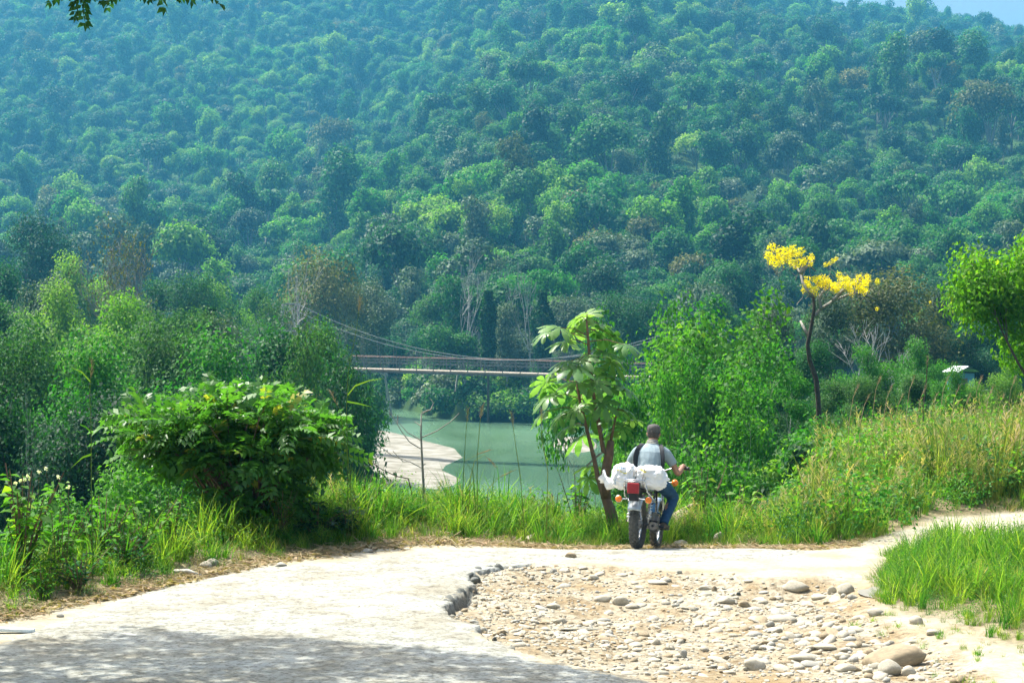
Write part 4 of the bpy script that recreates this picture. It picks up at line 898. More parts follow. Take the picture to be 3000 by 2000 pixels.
# sparse sprigs at the dish edge
X = rng.uniform(3.0, 5.0, 150); Y = rng.uniform(15.5, 20, 150); addg(X, Y, rng.choice([0, 3], 150), rng.uniform(.2, .4, 150), poly_sd(X, Y, DISH) < .5)
Pg = np.vstack([g[0] for g in GP]); Ig = np.concatenate([g[1] for g in GP]); Sg = np.concatenate([g[2] for g in GP]); k = len(Pg); Sg = np.where(Ig >= 8, Sg * .38, Sg)
scatter('grass', Pg, np.stack([rng.normal(0, .12, k), rng.normal(0, .12, k), rng.uniform(0, 6.28, k)], 1), Sg[:, None] * np.stack([rng.uniform(.85, 1.2, k)] * 2 + [rng.uniform(.8, 1.2, k)], 1), Ig, GT, label='green and dry grass growing along both sides of the track', cat='grass')

# tall single grass stems
def stem_plant(name, pts, d, label, blades=(), head=True, r=.006, mat='grass_dry', base=None):
    b = base or gnd(pts[0][0], pts[0][1], 18, 40); dd = b.y if d is None else d; b = at(pts[0][0], pts[0][1], dd); b = Vector((b.x, b.y, tz(b.x, b.y)))
    t = empty(name, tuple(b), label=label, cat='grass stalk', group='tall grass stalks rising above the verge')
    Q = [Vector((0, 0, -.05))] + [at(x, y, dd) - b for x, y in pts[1:]]; n = len(Q)
    MB().tube(Q, [r * (1 - .7 * i / n) for i in range(n)], 4, cap=False).build('stem', M[mat], t)
    rr = np.random.default_rng(int(pts[0][0]))
    for bl in blades:
        P_ = [at(x, y, dd) - b for x, y in bl]; V = []; 
        for i, p in enumerate(P_): w = .012 * (1 - (i / (len(P_) - .9)) ** 2); V += [p + Vector((0, 0, w)), p - Vector((0, 0, w))]
        MB().add(V, [(2 * i, 2 * i + 1, 2 * i + 3, 2 * i + 2) for i in range(len(P_) - 1)]).build('blade', M['grass_green'], t)
    if head:
        hb = MB(); tip = Q[-1]; dr = (Q[-1] - Q[-2]).normalized()
        for k in range(22):
            p = tip - dr * .008 * k; a = rr.uniform(0, 6.28); e = p + dr * .05 + Vector((math.cos(a), math.sin(a), .2)) * .035; hb.tube([p, e], [.003, .001], 3, cap=False)
        hb.build('seed_head', M['straw'], t)
stem_plant('grass_stalk', [(1020, 1500), (1018, 1350), (1015, 1200), (1020, 1090), (1045, 960), (1055, 875)], 25.5, 'tallest grass stalk rising left of the bridge with two arching blades', [[(1016, 1160), (1040, 1130), (1080, 1115), (1125, 1108)], [(1016, 1176), (1050, 1182), (1090, 1192)], [(1018, 1155), (1025, 1110), (1035, 1085)]])
stem_plant('grass_stalk', [(1035, 1480), (1025, 1400), (1015, 1320), (995, 1200), (970, 1150)], 25.3, 'thin dry stalk leaning left beside the tallest stalk')
stem_plant('grass_stalk', [(270, 1520), (266, 1400), (266, 1270), (262, 1160), (268, 1060)], 22, 'thin green stalk rising left of the bush', [[(268, 1268), (250, 1250), (234, 1244), (234, 1268)], [(268, 1330), (240, 1340), (205, 1372)], [(266, 1120), (240, 1090), (207, 1076)]])
stem_plant('grass_stalk', [(1400, 1470), (1385, 1380), (1362, 1350), (1402, 1330), (1430, 1320)], 27.5, 'feathery seed head left of the river middle')
stem_plant('grass_stalk', [(1370, 1470), (1378, 1400), (1390, 1350), (1420, 1332), (1450, 1365)], 27.5, 'pale nodding seed head before the sandbar tip')
stem_plant('grass_stalk', [(1420, 1480), (1430, 1430), (1460, 1400), (1500, 1380)], 27.6, 'pale seed head leaning right before the river')
stem_plant('grass_stalk', [(1540, 1480), (1525, 1400), (1510, 1300), (1498, 1210)], 27.2, 'dark thin stalk before the river middle')
stem_plant('grass_stalk', [(1398, 1460), (1398, 1340), (1405, 1250), (1412, 1190)], 27.4, 'thin upright stalk with reddish tip before the river')
stem_plant('grass_stalk', [(1600, 1480), (1605, 1380), (1588, 1290), (1585, 1200)], 27.0, 'thin pale stalk left of the large-leaved tree')
stem_plant('grass_stalk', [(1352, 1450), (1358, 1380), (1364, 1280), (1370, 1200)], 27.6, 'short thin stalk above the sandbar tip')
stem_plant('dry_stalk', [(2705, 1430), (2708, 1300), (2705, 1200), (2715, 1110), (2718, 1045)], 37, 'dark dry stalk standing above the right bank grass', r=.014, mat='bark_dark')
for i in range(16):
    px = 2480 + 33 * i; stem_plant('grass_stalk', [(px, 1350), (px + 8, 1240), (px + 20, 1165 + 25 * math.sin(i * 2.1)), (px + 34, 1130 + 30 * math.sin(i * 2.1))], 36 + (i % 3), 'buff plume stalk over the right bank grass, ' + ['first', 'second', 'third', 'fourth', 'fifth', 'sixth', 'seventh', 'eighth', 'ninth', 'tenth', 'eleventh', 'twelfth', 'thirteenth', 'fourteenth', 'fifteenth', 'sixteenth'][i] + ' from the left', r=.007, mat='straw')
# white tufted flowers at left
fw = MB(); rng = np.random.default_rng(3)
for i, (px, py) in enumerate([(133, 1372), (113, 1382), (80, 1395), (70, 1405), (60, 1408), (170, 1397), (199, 1427), (45, 1415), (85, 1402), (150, 1440)]):
    p = at(px, py, 21.5); b = Vector((p.x + rng.normal() * .05, p.y, tz(p.x, p.y))); t = empty('white_flower', tuple(b), label='tiny white fluffy flower %s' % ['highest at far left', 'just left of the highest one', 'left of a close pair', 'upper of the leftmost trio', 'middle of the leftmost trio', 'right of the highest one', 'furthest right of all', 'leftmost of all', 'in the close pair', 'lowest of all'][i], cat='flower', group='white flowers over the left verge')
    MB().tube([(0, 0, 0), (p - b) * .5 + Vector((.02, 0, 0)), p - b], [.004, .003, .002], 3, cap=False).build('stem', M['bark_brown'], t)
    dd = rng.normal(size=(26, 3)); V, F, lv = cards(rng, dd / np.linalg.norm(dd, axis=1, keepdims=True) * .012 + np.array(tuple(p - b)), dd, .022, .5); obj('petals', fast_mesh('petals', V, F, M['white_flower'], lv), t)

# small dead tree before the river
b = at(1243, 1500, 28.2); b.z = tz(b.x, b.y); t = empty('dead_sapling', tuple(b), label='thin dead sapling with bare branches in front of the sandbar', cat='sapling')
def D3(px, py, dy=0): return at(px, py, 28.2 + dy) - b
MB().tube([Vector((0, 0, -.1)), D3(1240, 1420), D3(1236, 1340), D3(1233, 1270), D3(1234, 1212)], [.022, .019, .016, .013, .009], 7).build('trunk', M['bark_grey'], t, smooth=True)
for pth in ([(1234, 1315), (1200, 1295), (1175, 1262), (1160, 1235), (1140, 1205)], [(1234, 1290), (1195, 1268), (1170, 1240)], [(1238, 1372), (1200, 1352), (1150, 1335), (1110, 1305)], [(1234, 1282), (1280, 1262), (1320, 1235), (1345, 1210)], [(1234, 1212), (1262, 1200), (1270, 1180), (1258, 1165)],
            [(1235, 1250), (1222, 1240), (1214, 1235)], [(1165, 1240), (1165, 1215)], [(1200, 1352), (1180, 1352), (1150, 1320)], [(1238, 1362), (1247, 1358)], [(1262, 1200), (1235, 1207)]):
    n = len(pth); MB().tube([D3(a, c, .03 * i) for i, (a, c) in enumerate(pth)], [.009 - .006 * i / n for i in range(n)], 5, cap=False).build('branch', M['bark_grey'], t, smooth=True)
b = at(1212, 1500, 28); b.z = tz(b.x, b.y); t2 = empty('dead_sapling', tuple(b), label='low dead branch curving left below the dead sapling', cat='sapling')
MB().tube([Vector((0, 0, -.1)), at(1205, 1440, 28) - b, at(1196, 1402, 28) - b, at(1160, 1395, 28) - b, at(1110, 1370, 28) - b, at(1070, 1340, 28) - b], [.014, .012, .01, .008, .006, .003], 5).build('trunk', M['bark_dark'], t2, smooth=True)

# ------------------------------------------------------------------ overhanging tree at left, its crown above the frame
b = Vector((-8.6, 16.5, 0)); b.z = tz(-8.6, 16.5); ot = empty('overhanging_tree', tuple(b), label='roadside tree at left whose drooping leaves hang into the top', cat='tree')
rng = np.random.default_rng(91); mb = MB(); mb.tube([(0, 0, -.3), (.1, .2, 2.5), (.5, .6, 5), (1.2, 1.0, 7)], [.28, .24, .19, .13], 9)
tips = []
CANOPY = [(-10.5, 9), (-10.5, 18.8), (-8.0, 20.6), (-6.6, 21.5), (-5.6, 21.0), (-4.2, 20.5), (-3.0, 19.7), (-2.1, 18.9), (-1.5, 18.2), (-1.35, 17.2), (-2.0, 13), (-3.5, 9)]
for i in range(70):
    x = rng.uniform(-10, -1.4); y = rng.uniform(10, 21.6)
    if poly_sd(np.array([x]), np.array([y]), CANOPY)[0] < .15: continue
    e = Vector((x, y, 7.1 + rng.uniform(0, 1.6))) - b; s0 = Vector((.6, .7, 5.4)); mid = s0.lerp(e, .5) + Vector((0, 0, .4)); mb.tube([s0, mid, e], [.05, .03, .01], 5, cap=False); tips.append(e)
mb.build('trunk', M['bark_dark'], ot, smooth=True)
n = 52000; X = rng.uniform(-10.5, -1.2, n); Y = rng.uniform(9, 21.7, n); sdv = poly_sd(X, Y, CANOPY) + .5 * fbm(X * 1.6, Y * 1.6, 61); hole = fbm(X * .9 + 4, Y * 1.5, 62, 3)
ok = (sdv > 0) & (hole < .11 + .12 * sst(1.5, .3, sdv)); X, Y = X[ok], Y[ok]; Z = rng.uniform(6.9, 8.2, len(X))
P = np.stack([X - b.x, Y - b.y, Z - b.z], 1); V, F, lv = cards(rng, P, rng.normal(size=P.shape), .17, .5, up=1.2); obj('crown', fast_mesh('crown', V, F, M['leaf_mid'], lv), ot)
PP = []; DD = []
for (px, py) in [(230, 2), (225, 18), (290, -5), (215, 8), (300, 10), (380, 5), (385, 14), (370, 8), (450, 0), (520, -4), (545, -2), (250, -12), (350, -10), (260, 6), (480, -12)]:
    p = at(px, py - 40, 17.6) - b; PP.append(p); DD.append((rng.normal() * .8, rng.normal() * .3, -.3)); PP.append(p + Vector((0, .1, .15))); DD.append((rng.normal(), rng.normal(), -.3))
V_, F_, l_ = [], [], []
obj('drooping_leaves', sprays_mesh(rng, PP, DD, .75, M['leaf_dark'], 'drooping_leaves'), ot)
dm = MB()
for p in PP: dm.tube([Vector(p) + Vector((0, 0, 0)), Vector(p) + Vector((-.1, 0, .9)), Vector((-2, 17.5, 7.8)) - b if False else Vector(p) + Vector((-.3, 0, 1.7))], [.004, .008, .012], 4, cap=False)
dm.build('twig', M['bark_dark'], ot)
# ------------------------------------------------------------------ stones
M['stone'] = plain('stone', (.42, .385, .30), .8, var=.16, scale=6, bump=.35, spec=.3, bscale=30)
M['stone_grey'] = plain('stone_grey', (.34, .33, .28), .8, var=.15, scale=6, bump=.35, bscale=30)
M['stone_brown'] = plain('stone_brown', (.30, .24, .15), .85, var=.2, scale=6, bump=.35, bscale=30)
M['stone_dark'] = plain('stone_dark', (.09, .10, .09), .85, var=.4, scale=3, bump=.6, bscale=12)
def stone_mesh(seed, mat, sub=2, angular=0.0):
    bm = bmesh.new(); bmesh.ops.create_icosphere(bm, subdivisions=sub, radius=1); r = random.Random(seed); off = Vector((r.random() * 50, r.random() * 50, r.random() * 50))
    for v in bm.verts:
        d = v.co.normalized(); q = 1 + .30 * mnoise.noise(d * .9 + off) + .14 * mnoise.noise(d * 2.1 + off); v.co = d * q
        if angular: 
            for k in range(5):
                nn = Vector((math.sin(k * 2.1 + seed), math.cos(k * 1.3 + seed), math.sin(k * 3.3 + seed))).normalized(); h = v.co.dot(nn) - .72
                if h > 0: v.co -= nn * h * angular
    me = bpy.data.meshes.new('stone'); bm.to_mesh(me); bm.free(); me.materials.append(mat); me.polygons.foreach_set('use_smooth', [True] * len(me.polygons)); return me
SM = [stone_mesh(i, M[['stone', 'stone', 'stone', 'stone_grey', 'stone', 'stone_brown', 'stone', 'stone'][i % 8]], 2, .7 if i % 3 == 0 else .3) for i in range(16)]
rng = np.random.default_rng(123)
# stones bedded in the dish: pieces of the rocky ground
n = 6000; d = rng.uniform(15.6, 24.2, n); px = rng.uniform(1250, 2950, n); X = (px - 1500) / FPX * d
sdd = poly_sd(X, d, DISH); dens = sst(.12, .6, sdd) * (.3 + .7 * sst(-.08, .12, fbm(X * 1.1, d * .8, 131))) * (1 - .85 * np.exp(-(((X - 2.05) / .5) ** 2 + ((d - 17.1) / .5) ** 2))); ok = (rng.random(n) < dens)
X, Y = X[ok], d[ok]; n = len(X)
mud = np.exp(-(((X - 2.1) / .5) ** 2 + ((Y - 17) / .7) ** 2))
size = .020 + .075 * rng.random(n) ** 3.6 * np.interp(X, [0, 2, 4], [.55, 1, 1.2]) * (1 - .6 * mud)
o_ = np.argsort(-size / Y); X, Y, size = X[o_], Y[o_], size[o_]; Z = terrain(X, Y)
kept = []
for i in range(n):
    if len(kept) >= 285: break
    if all((X[i] - X[j]) ** 2 + ((Y[i] - Y[j]) * .8) ** 2 > (1.1 * (size[i] + size[j])) ** 2 for j in kept): kept.append(i)
for j, i in enumerate(kept):
    o = obj('stone', SM[rng.integers(16)], ground); s = size[i]; a, b_ = rng.uniform(.8, 1.5), rng.uniform(.7, 1.1); h = rng.uniform(.3, .6)
    o.scale = (s * a, s * b_, s * h); o.location = (X[i], Y[i], Z[i] + s * h * rng.uniform(-.55, .25)); o.rotation_euler = (rng.normal() * .12, rng.normal() * .12, rng.uniform(0, 6.28))
rest = np.array([i for i in range(n) if i not in set(kept)])
PX_, PY_, PS_ = [X[rest]], [Y[rest]], [size[rest] * .75]
# gravel: dish, verge edge, slab crumbs
def more(n, x0, x1, y0, y1, s0, s1, w):
    x = rng.uniform(x0, x1, n); y = rng.uniform(y0, y1, n); k = rng.random(n) < w(x, y); PX_.append(x[k]); PY_.append(y[k]); PS_.append(s0 + (s1 - s0) * rng.random(k.sum()) ** 3)
more(16000, -1.2, 5.2, 15, 24.8, .006, .032, lambda x, y: sst(0, .4, poly_sd(x, y, DISH)) * (.4 + .6 * sst(-.06, .14, fbm(x * 1.3, y, 132))) * (1 - .8 * np.exp(-(((x - 2.05) / .5) ** 2 + ((y - 17.1) / .5) ** 2))))
more(6000, -6, 5, 16, 28, .006, .03, lambda x, y: sst(.7, .1, np.abs(edge_off(x, y) + .25 + .3 * fbm(x * 2, y * 2, 133))) * (slab_sd(x, y) < .05) )
more(2500, -.9, .6, 19, 24, .008, .035, lambda x, y: sst(.16, .02, np.abs(slab_sd(x, y) + .12)))
more(500, -5, 5, 15, 27, .004, .012, lambda x, y: (slab_sd(x, y) > .1) * 1.0)
X = np.concatenate(PX_); Y = np.concatenate(PY_); Sz = np.concatenate(PS_); Z = np.maximum(terrain(X, Y), np.where(slab_sd(X, Y) > -.05, slab_z(X, Y), -9)); k = len(X)
SM1 = [stone_mesh(50 + i, M[['stone', 'stone_grey', 'stone', 'stone_brown'][i % 4]], 1, .4) for i in range(8)]
scatter('gravel', np.stack([X, Y, Z + Sz * .15], 1), np.stack([rng.normal(0, .3, k), rng.normal(0, .3, k), rng.uniform(0, 6.28, k)], 1), Sz[:, None] * np.stack([rng.uniform(.8, 1.5, k), rng.uniform(.8, 1.2, k), rng.uniform(.4, .8, k)], 1), rng.integers(0, 8, k), SM1, label='small gravel and pebbles strewn over the broken track', cat='gravel')
# loose stones, each a thing of its own: px, py of the base, width px, height px, material, label
LS = [(2333, 1735, 88, 34, 'stone', 'long pale boulder in front of the puddle'), (2440, 1740, 30, 24, 'stone', 'small stone left of the twin boulders by the grass'), (2482, 1742, 62, 34, 'stone', 'pale oblong boulder beside the right grass'),
      (2474, 1752, 20, 14, 'stone_grey', 'small grey stone in front of the oblong boulder'), (2500, 1757, 32, 16, 'stone_grey', 'grey flat stone below the oblong boulder'), (2165, 1745, 14, 12, 'stone_dark', 'small dark round stone left of the long boulder'),
      (2610, 1980, 72, 46, 'stone', 'largest pale round boulder at bottom right'), (2668, 1982, 46, 30, 'stone', 'pale rounded stone right of the largest boulder'), (2570, 1965, 46, 26, 'stone', 'wedge shaped stone left of the largest boulder'),
      (2630, 1955, 190, 62, 'stone_brown', 'wide flat muddy brown rock sunk at bottom right'), (2213, 1965, 74, 36, 'stone', 'pale slanting stone right of the mud hollow'), (2360, 1940, 92, 24, 'stone', 'long flat pale slab stone at bottom right centre'), (2480, 1970, 72, 26, 'stone', 'flat pale stone left of the wedge stone'),
      (2475, 1932, 50, 20, 'stone', 'flat oval stone behind the bottom right boulders'), (2570, 1805, 52, 26, 'stone', 'pale stone at the grass tip'), (2690, 1830, 42, 28, 'stone', 'stone lying in the right grass'), (2740, 1862, 54, 18, 'stone', 'white low stone in the sparse grass'),
      (1672, 1636, 34, 18, 'stone_brown', 'brown pointed stone on the slab edge'), (1560, 1587, 42, 24, 'stone', 'left one of two pale cobbles at the far verge'), (1628, 1587, 40, 20, 'stone', 'right one of two pale cobbles at the far verge'), (1505, 1583, 22, 12, 'stone', 'small cobble left of the two far cobbles'),
      (1415, 1855, 26, 18, 'stone_grey', 'grey cobble fallen at the slab corner'), (1388, 1828, 28, 12, 'stone_grey', 'flat grey cobble just left of the fallen one'), (1470, 1863, 32, 20, 'stone_brown', 'brown cobble third from the slab corner'), (1448, 1880, 16, 14, 'stone_dark', 'small dark lump at the crumbling slab corner'),
      (1622, 1680, 22, 16, 'stone_grey', 'grey cobble on the gravel below the brown pointed stone'), (1820, 1775, 52, 30, 'stone', 'pale boulder in the middle of the dish'), (1855, 1785, 40, 16, 'stone', 'flat stone right of the dish middle boulder'), (1622, 1785, 42, 22, 'stone', 'pale stone left in the dish gravel'),
      (1765, 1765, 60, 20, 'stone', 'long low stone left of the dish middle boulder'), (1642, 1828, 44, 18, 'stone', 'white flat stone above the trickle'), (1735, 1830, 42, 14, 'stone', 'white stone right of the trickle'), (2070, 1730, 50, 16, 'stone', 'flat pale stone near the dish upper right'),
      (2095, 1733, 18, 18, 'stone_brown', 'upright brown stone beside the flat pale one'), (2130, 1770, 52, 26, 'stone', 'pale dome stone right of the dish middle'), (2182, 1780, 40, 20, 'stone_brown', 'brown ended stone right of the pale dome'), (2095, 1850, 38, 20, 'stone_brown', 'brown round stone in the pebbly middle right'),
      (1925, 1890, 26, 20, 'stone', 'small pale boulder left of the mud hollow'), (2005, 1930, 24, 26, 'stone_grey', 'grey angular stone standing by the mud hollow'), (2260, 1838, 26, 20, 'stone_grey', 'angular grey stone in the right pebbles'), (1560, 1700, 14, 14, 'stone_grey', 'small grey cobble beside the gravel left'),
      (1738, 1700, 34, 16, 'stone', 'pale cobble in the upper gravel'), (1990, 1682, 22, 12, 'stone_grey', 'grey cobble on the smooth dirt'), (600, 1664, 40, 20, 'stone', 'pale cobble left of the verge stones'), (618, 1658, 44, 22, 'stone', 'large pale cobble at the left verge'), (822, 1661, 36, 14, 'stone_grey', 'bluish cobble among the verge stones'),
      (195, 1768, 26, 16, 'stone', 'cobble in the litter at bottom left'), (172, 1810, 24, 14, 'stone_grey', 'grey stone at the litter edge'), (2110, 1590, 40, 34, 'stone', 'upright stone in the grass right of the rider'), (1995, 1600, 46, 20, 'stone', 'low stone behind the front wheel'), (1078, 1620, 30, 14, 'stone_grey', 'grey cobble in the shade right of the bush')]
for i, (px, py, w, h, mk, lb) in enumerate(LS):
    p = gnd(px, py, 13, 40); p.z = surf(p.x, p.y); u_ = FPX / p.y; o = obj('stone', stone_mesh(200 + i, M[mk], 3, .8 if i % 2 == 0 else .4)); W = w / u_ / 2; H = h / u_ * .62
    o.scale = (W / 1.02, W * .62, H); o.location = (p.x, p.y + W * .45, p.z + H * .42); o.rotation_euler = (0, rng.normal() * .12, rng.normal() * .15)
    tag(o, lb, 'boulder' if w > 60 else 'stone', 'loose stones on and beside the track')
for j, (px, py, w, h, lb) in enumerate([(2030, 1500, 150, 110, 'brown slanting boulder half buried behind the rider'), (2290, 1500, 80, 90, 'dark boulder in the right bank grass'), (2400, 1530, 90, 60, 'grey boulder under the right bank grass'), (2290, 1530, 60, 60, 'dark stone below the dark boulder in grass')]):
    p = gnd(px, py + 20, 20, 45); u_ = FPX / p.y; o = obj('boulder', stone_mesh(300 + j, M['stone_brown' if j == 0 else 'stone_dark'], 3, 1.0)); o.scale = (w / u_ / 2, w / u_ / 2.5, h / u_ * .75)
    o.location = (p.x, p.y, p.z + .1); o.rotation_euler = (0, R(28) if j == 0 else .2, .4); tag(o, lb, 'boulder')

# crumbs of broken concrete along the slab edge: dark undercut lumps
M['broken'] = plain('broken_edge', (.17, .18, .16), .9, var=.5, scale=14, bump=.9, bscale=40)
ed = [(1480, 1662), (1440, 1668), (1400, 1674), (1384, 1688), (1376, 1698), (1388, 1712), (1370, 1728), (1350, 1740), (1330, 1752), (1314, 1766), (1304, 1782), (1420, 1672), (1460, 1666), (1394, 1704), (1342, 1748), (1360, 1736)]
for i, (px, py) in enumerate(ed):
    p = gnd(px + 6, py + 4); o = obj('slab_chunk', stone_mesh(400 + i, M['broken'], 2, 1.0), road); s = .05 + .03 * ((i * 7) % 5) / 5; o.scale = (s * 1.2, s, s * .8)
    o.location = (p.x - .02, p.y + .02, base_z(np.array([p.x]), np.array([p.y]))[0] - .045); o.rotation_euler = (i, i * 2, i * 3)

# driftwood stick, white plank, dry straw stems
M['drift'] = plain('driftwood', (.55, .53, .46), .8, scale=12, bump=.5); M['whiteboard'] = plain('white_plank', (.70, .78, .80), .6, var=.1)
p0, p1 = gnd(508, 1683), gnd(588, 1692); mb = MB(); mb.tube([Vector((p0.x, p0.y, surf(p0.x, p0.y) + .03)), (p0 + p1) / 2 + Vector((0, .03, .045)), Vector((p1.x, p1.y, surf(p1.x, p1.y) + .02))], [.022, .028, .012], 8)
tag(mb.build('driftwood_stick', M['drift'], smooth=True), 'bleached driftwood stick lying at the left track edge', 'stick')
p0 = gnd(30, 1856); o = MB().box((0, 0, 0), (.42, .09, .03)).build('plank', M['whiteboard'], bevel=.004); o.location = (p0.x, p0.y, surf(p0.x, p0.y) + .03); o.rotation_euler = (0, .03, -.05); tag(o, 'pale bluish plank at the bottom left edge', 'plank')
for i, (a, b_, c_, e_) in enumerate([(480, 1640, 525, 1675), (1300, 1588, 1345, 1608), (1770, 1570, 1790, 1582), (400, 1620, 420, 1672), (300, 1640, 330, 1660), (1005, 1575, 1060, 1600)]):
    p0, p1 = gnd(a, b_), gnd(c_, e_); tag(MB().tube([p0 + Vector((0, 0, .06)), (p0 + p1) / 2 + Vector((0, 0, .07)), p1 + Vector((0, 0, .02))], [.006, .009, .006], 5).build('fallen_stick', M['straw'], smooth=True), ['dry stem lying above the driftwood stick', 'pale stick at the far verge left of the cobbles', 'short dry stick left of the rear wheel', 'upright dry stem at the left verge', 'short dry stem in the left weeds', 'dry stem below the dark drooping plant'][i], 'stick')
# straw litter, stuff
X = rng.uniform(-7, 4.5, 9000); Y = np.interp(X, EDGE_X, EDGE_Y) + rng.normal(0, .28, 9000) - .1; ok = (slab_sd(X, Y) < .1) & (np.abs(X / Y) < .3); X, Y = X[ok], Y[ok]; k = len(X)
stick = MB().tube([(0, -.07, 0), (.01, 0, .006), (0, .08, 0)], [.0025, .003, .002], 4).mesh('straw_piece', M['straw']); leafd = fast_mesh('dead_leaf', leaf_verts(np.zeros((1, 3)), np.array([[0, 1., 0]]), np.array([[0, 0, 1.]]), np.array([.06]), np.array([.035])), [(0, 1, 2, 3)], M['straw'], [.3])
scatter('straw_litter', np.stack([X, Y, terrain(X, Y) + rng.uniform(.0, .04, k)], 1), np.stack([rng.normal(0, .25, k), rng.normal(0, .25, k), rng.uniform(0, 6.28, k)], 1), rng.uniform(.6, 2.0, (k, 1)) * np.ones((1, 3)), rng.integers(0, 2, k), [stick, leafd], label='dry straw and dead leaves along the verge edge', cat='straw')
# puddle and trickle
M['puddle'] = plain('puddle', (.26, .235, .18), .35, var=.1, scale=3)
for (px, py, w, h, lb) in [(2575, 1742, 90, 110, 'small muddy puddle beside the right grass'), (1700, 1845, 110, 16, 'thin wet trickle among the dish pebbles')]:
    p = gnd(px, py, 14, 30); u_ = FPX / p.y; vv = []
    for j in range(24):
        a = 2 * math.pi * j / 24; rr = 1 + .25 * math.sin(3 * a + px); vv.append((p.x + w / u_ / 2 * math.cos(a) * rr, p.y + (.55 if h > 50 else .09) * math.sin(a) * rr, 0))
    zz = min(tz(v[0], v[1]) for v in vv) + .03 if h > 50 else p.z + .012
    me = bpy.data.meshes.new('puddle'); me.from_pydata([(v[0], v[1], zz) for v in vv], [], [tuple(range(24))]); me.materials.append(M['puddle']); tag(obj('puddle', me), lb, 'puddle', kind=None)

# ------------------------------------------------------------------ motorcycle
PT = bpy.data.materials
M['rubber'] = plain('rubber', (.085, .085, .075), .9, var=.3, scale=20, bump=.4); M['black'] = plain('black_plastic', (.02, .02, .022), .5); M['chrome'] = plain('chrome', (.62, .64, .65), .25, 1.0, var=.08)
M['fender'] = plain('fender_silver', (.45, .50, .52), .3, .6, var=.15, scale=12); M['red_lens'] = plain('red_lens', (.42, .035, .04), .3, var=.1); M['orange_lens'] = plain('orange_lens', (.85, .22, .02), .25, var=.1)
M['red_paint'] = plain('red_paint', (.40, .03, .03), .3, var=.1); M['blue_paint'] = plain('blue_paint', (.03, .16, .42), .3, var=.1); M['engine'] = plain('engine_alloy', (.28, .26, .23), .5, .6, var=.3, scale=30, bump=.3)
M['steel_dark'] = plain('dark_steel', (.10, .09, .08), .6, .4, var=.3); M['seat'] = plain('seat_vinyl', (.03, .028, .025), .6, var=.2)
def M_(n): return M[n]
rp = gnd(1866, 1613, 22, 29); rp.z = surf(rp.x, rp.y); print('rear', rp)
EU = (R(-6.0), R(1.5), R(-15)); bike = empty('motorcycle', tuple(rp)); bike.rotation_euler = EU
tag(bike, 'dusty motorcycle seen from behind with red tail light', 'motorcycle')
def wheel(y, r, tw, knobs):
    nm = 'rear_wheel' if y == 0 else 'front_wheel'; mb = MB(); n = 36; V = []; prof = [(-tw * .32, -.075), (-tw * .5, -.04), (-tw * .48, -.015), (-tw * .28, 0), (0, .004), (tw * .28, 0), (tw * .48, -.015), (tw * .5, -.04), (tw * .32, -.075)]
    for i in range(n):
        a = 2 * math.pi * i / n
        for (x, dr) in prof: V.append((x, y + math.cos(a) * (r - .012 + dr), r + math.sin(a) * (r - .012 + dr)))
    k = len(prof); F = [(i * k + j, i * k + (j + 1) % k, ((i + 1) % n) * k + (j + 1) % k, ((i + 1) % n) * k + j) for i in range(n) for j in range(k)]
    mb.add(V, F); t = mb.build(nm, M['rubber'], bike, smooth=True)
    kb = MB(); nn = knobs
    for i in range(nn):
        a = 2 * math.pi * i / nn; rot = Matrix.Rotation(a, 3, 'X')
        for x, w_, off in ((-tw * .40, tw * .17, 0), (-tw * .13, tw * .2, .5), (tw * .13, tw * .2, 0), (tw * .40, tw * .17, .5)):
            aa = a + off * 2 * math.pi / nn; rot = Matrix.Rotation(aa, 3, 'X'); rr = r - .008 - (.012 if abs(x) > tw * .3 else 0); c = Vector((x, math.cos(aa) * rr, math.sin(aa) * rr)); kb.box((c.x, y + c.y, r + c.z), (w_, .016, .03), rot=rot)
    kb.build('tread', M['rubber'], t)
    rm = MB(); rm.tube([(0, y + math.cos(a) * (r - .09), r + math.sin(a) * (r - .09)) for a in [2 * math.pi * i / 30 for i in range(30)]], .017, 6, close=True); rm.build('rim', M['chrome'], t, smooth=True)
    MB().tube([(-.06, y, r), (-.05, y, r), (.05, y, r), (.06, y, r)], [.02, .055, .055, .02], 12).build('hub', M['engine'], t, smooth=True)
    for i in range(20):
        a = 2 * math.pi * i / 20; s = .045 if i % 2 else -.045; MB().tube([(s, y + math.cos(a + .3) * .05, r + math.sin(a + .3) * .05), (0, y + math.cos(a) * (r - .09), r + math.sin(a) * (r - .09))], .0022, 3, cap=False).build('spoke', M['chrome'], t)
wheel(0, .315, .12, 30); wheel(1.28, .305, .085, 30)
mb = MB()    # frame
for s in (-1, 1):
    mb.tube([(s * .085, 0, .31), (s * .09, .3, .33), (s * .07, .48, .36)], .019, 7)
    mb.tube([(s * .10, -.28, .68), (s * .11, .1, .70), (s * .10, .5, .70), (s * .04, .95, .86)], .014, 7); mb.tube([(s * .10, .5, .70), (s * .08, .5, .36), (s * .07, .85, .26), (s * .03, 1.0, .8)], .014, 7)
mb.build('frame', M['steel_dark'], bike, smooth=True)
for s in (-1, 1):
    sh = MB(); sh.tube([(s * .13, .02, .34), (s * .13, .13, .66)], .014, 8); Q = [(s * .13 + .03 * math.cos(t * 12.57 * 1.6 * 2), .04 + .09 * t + .03 * math.sin(t * 12.57 * 1.6 * 2), .38 + .24 * t) for t in [i / 90 for i in range(91)]]; sh.tube(Q, .006, 5); sh.build('shock_absorber', M['chrome'], bike, smooth=True)
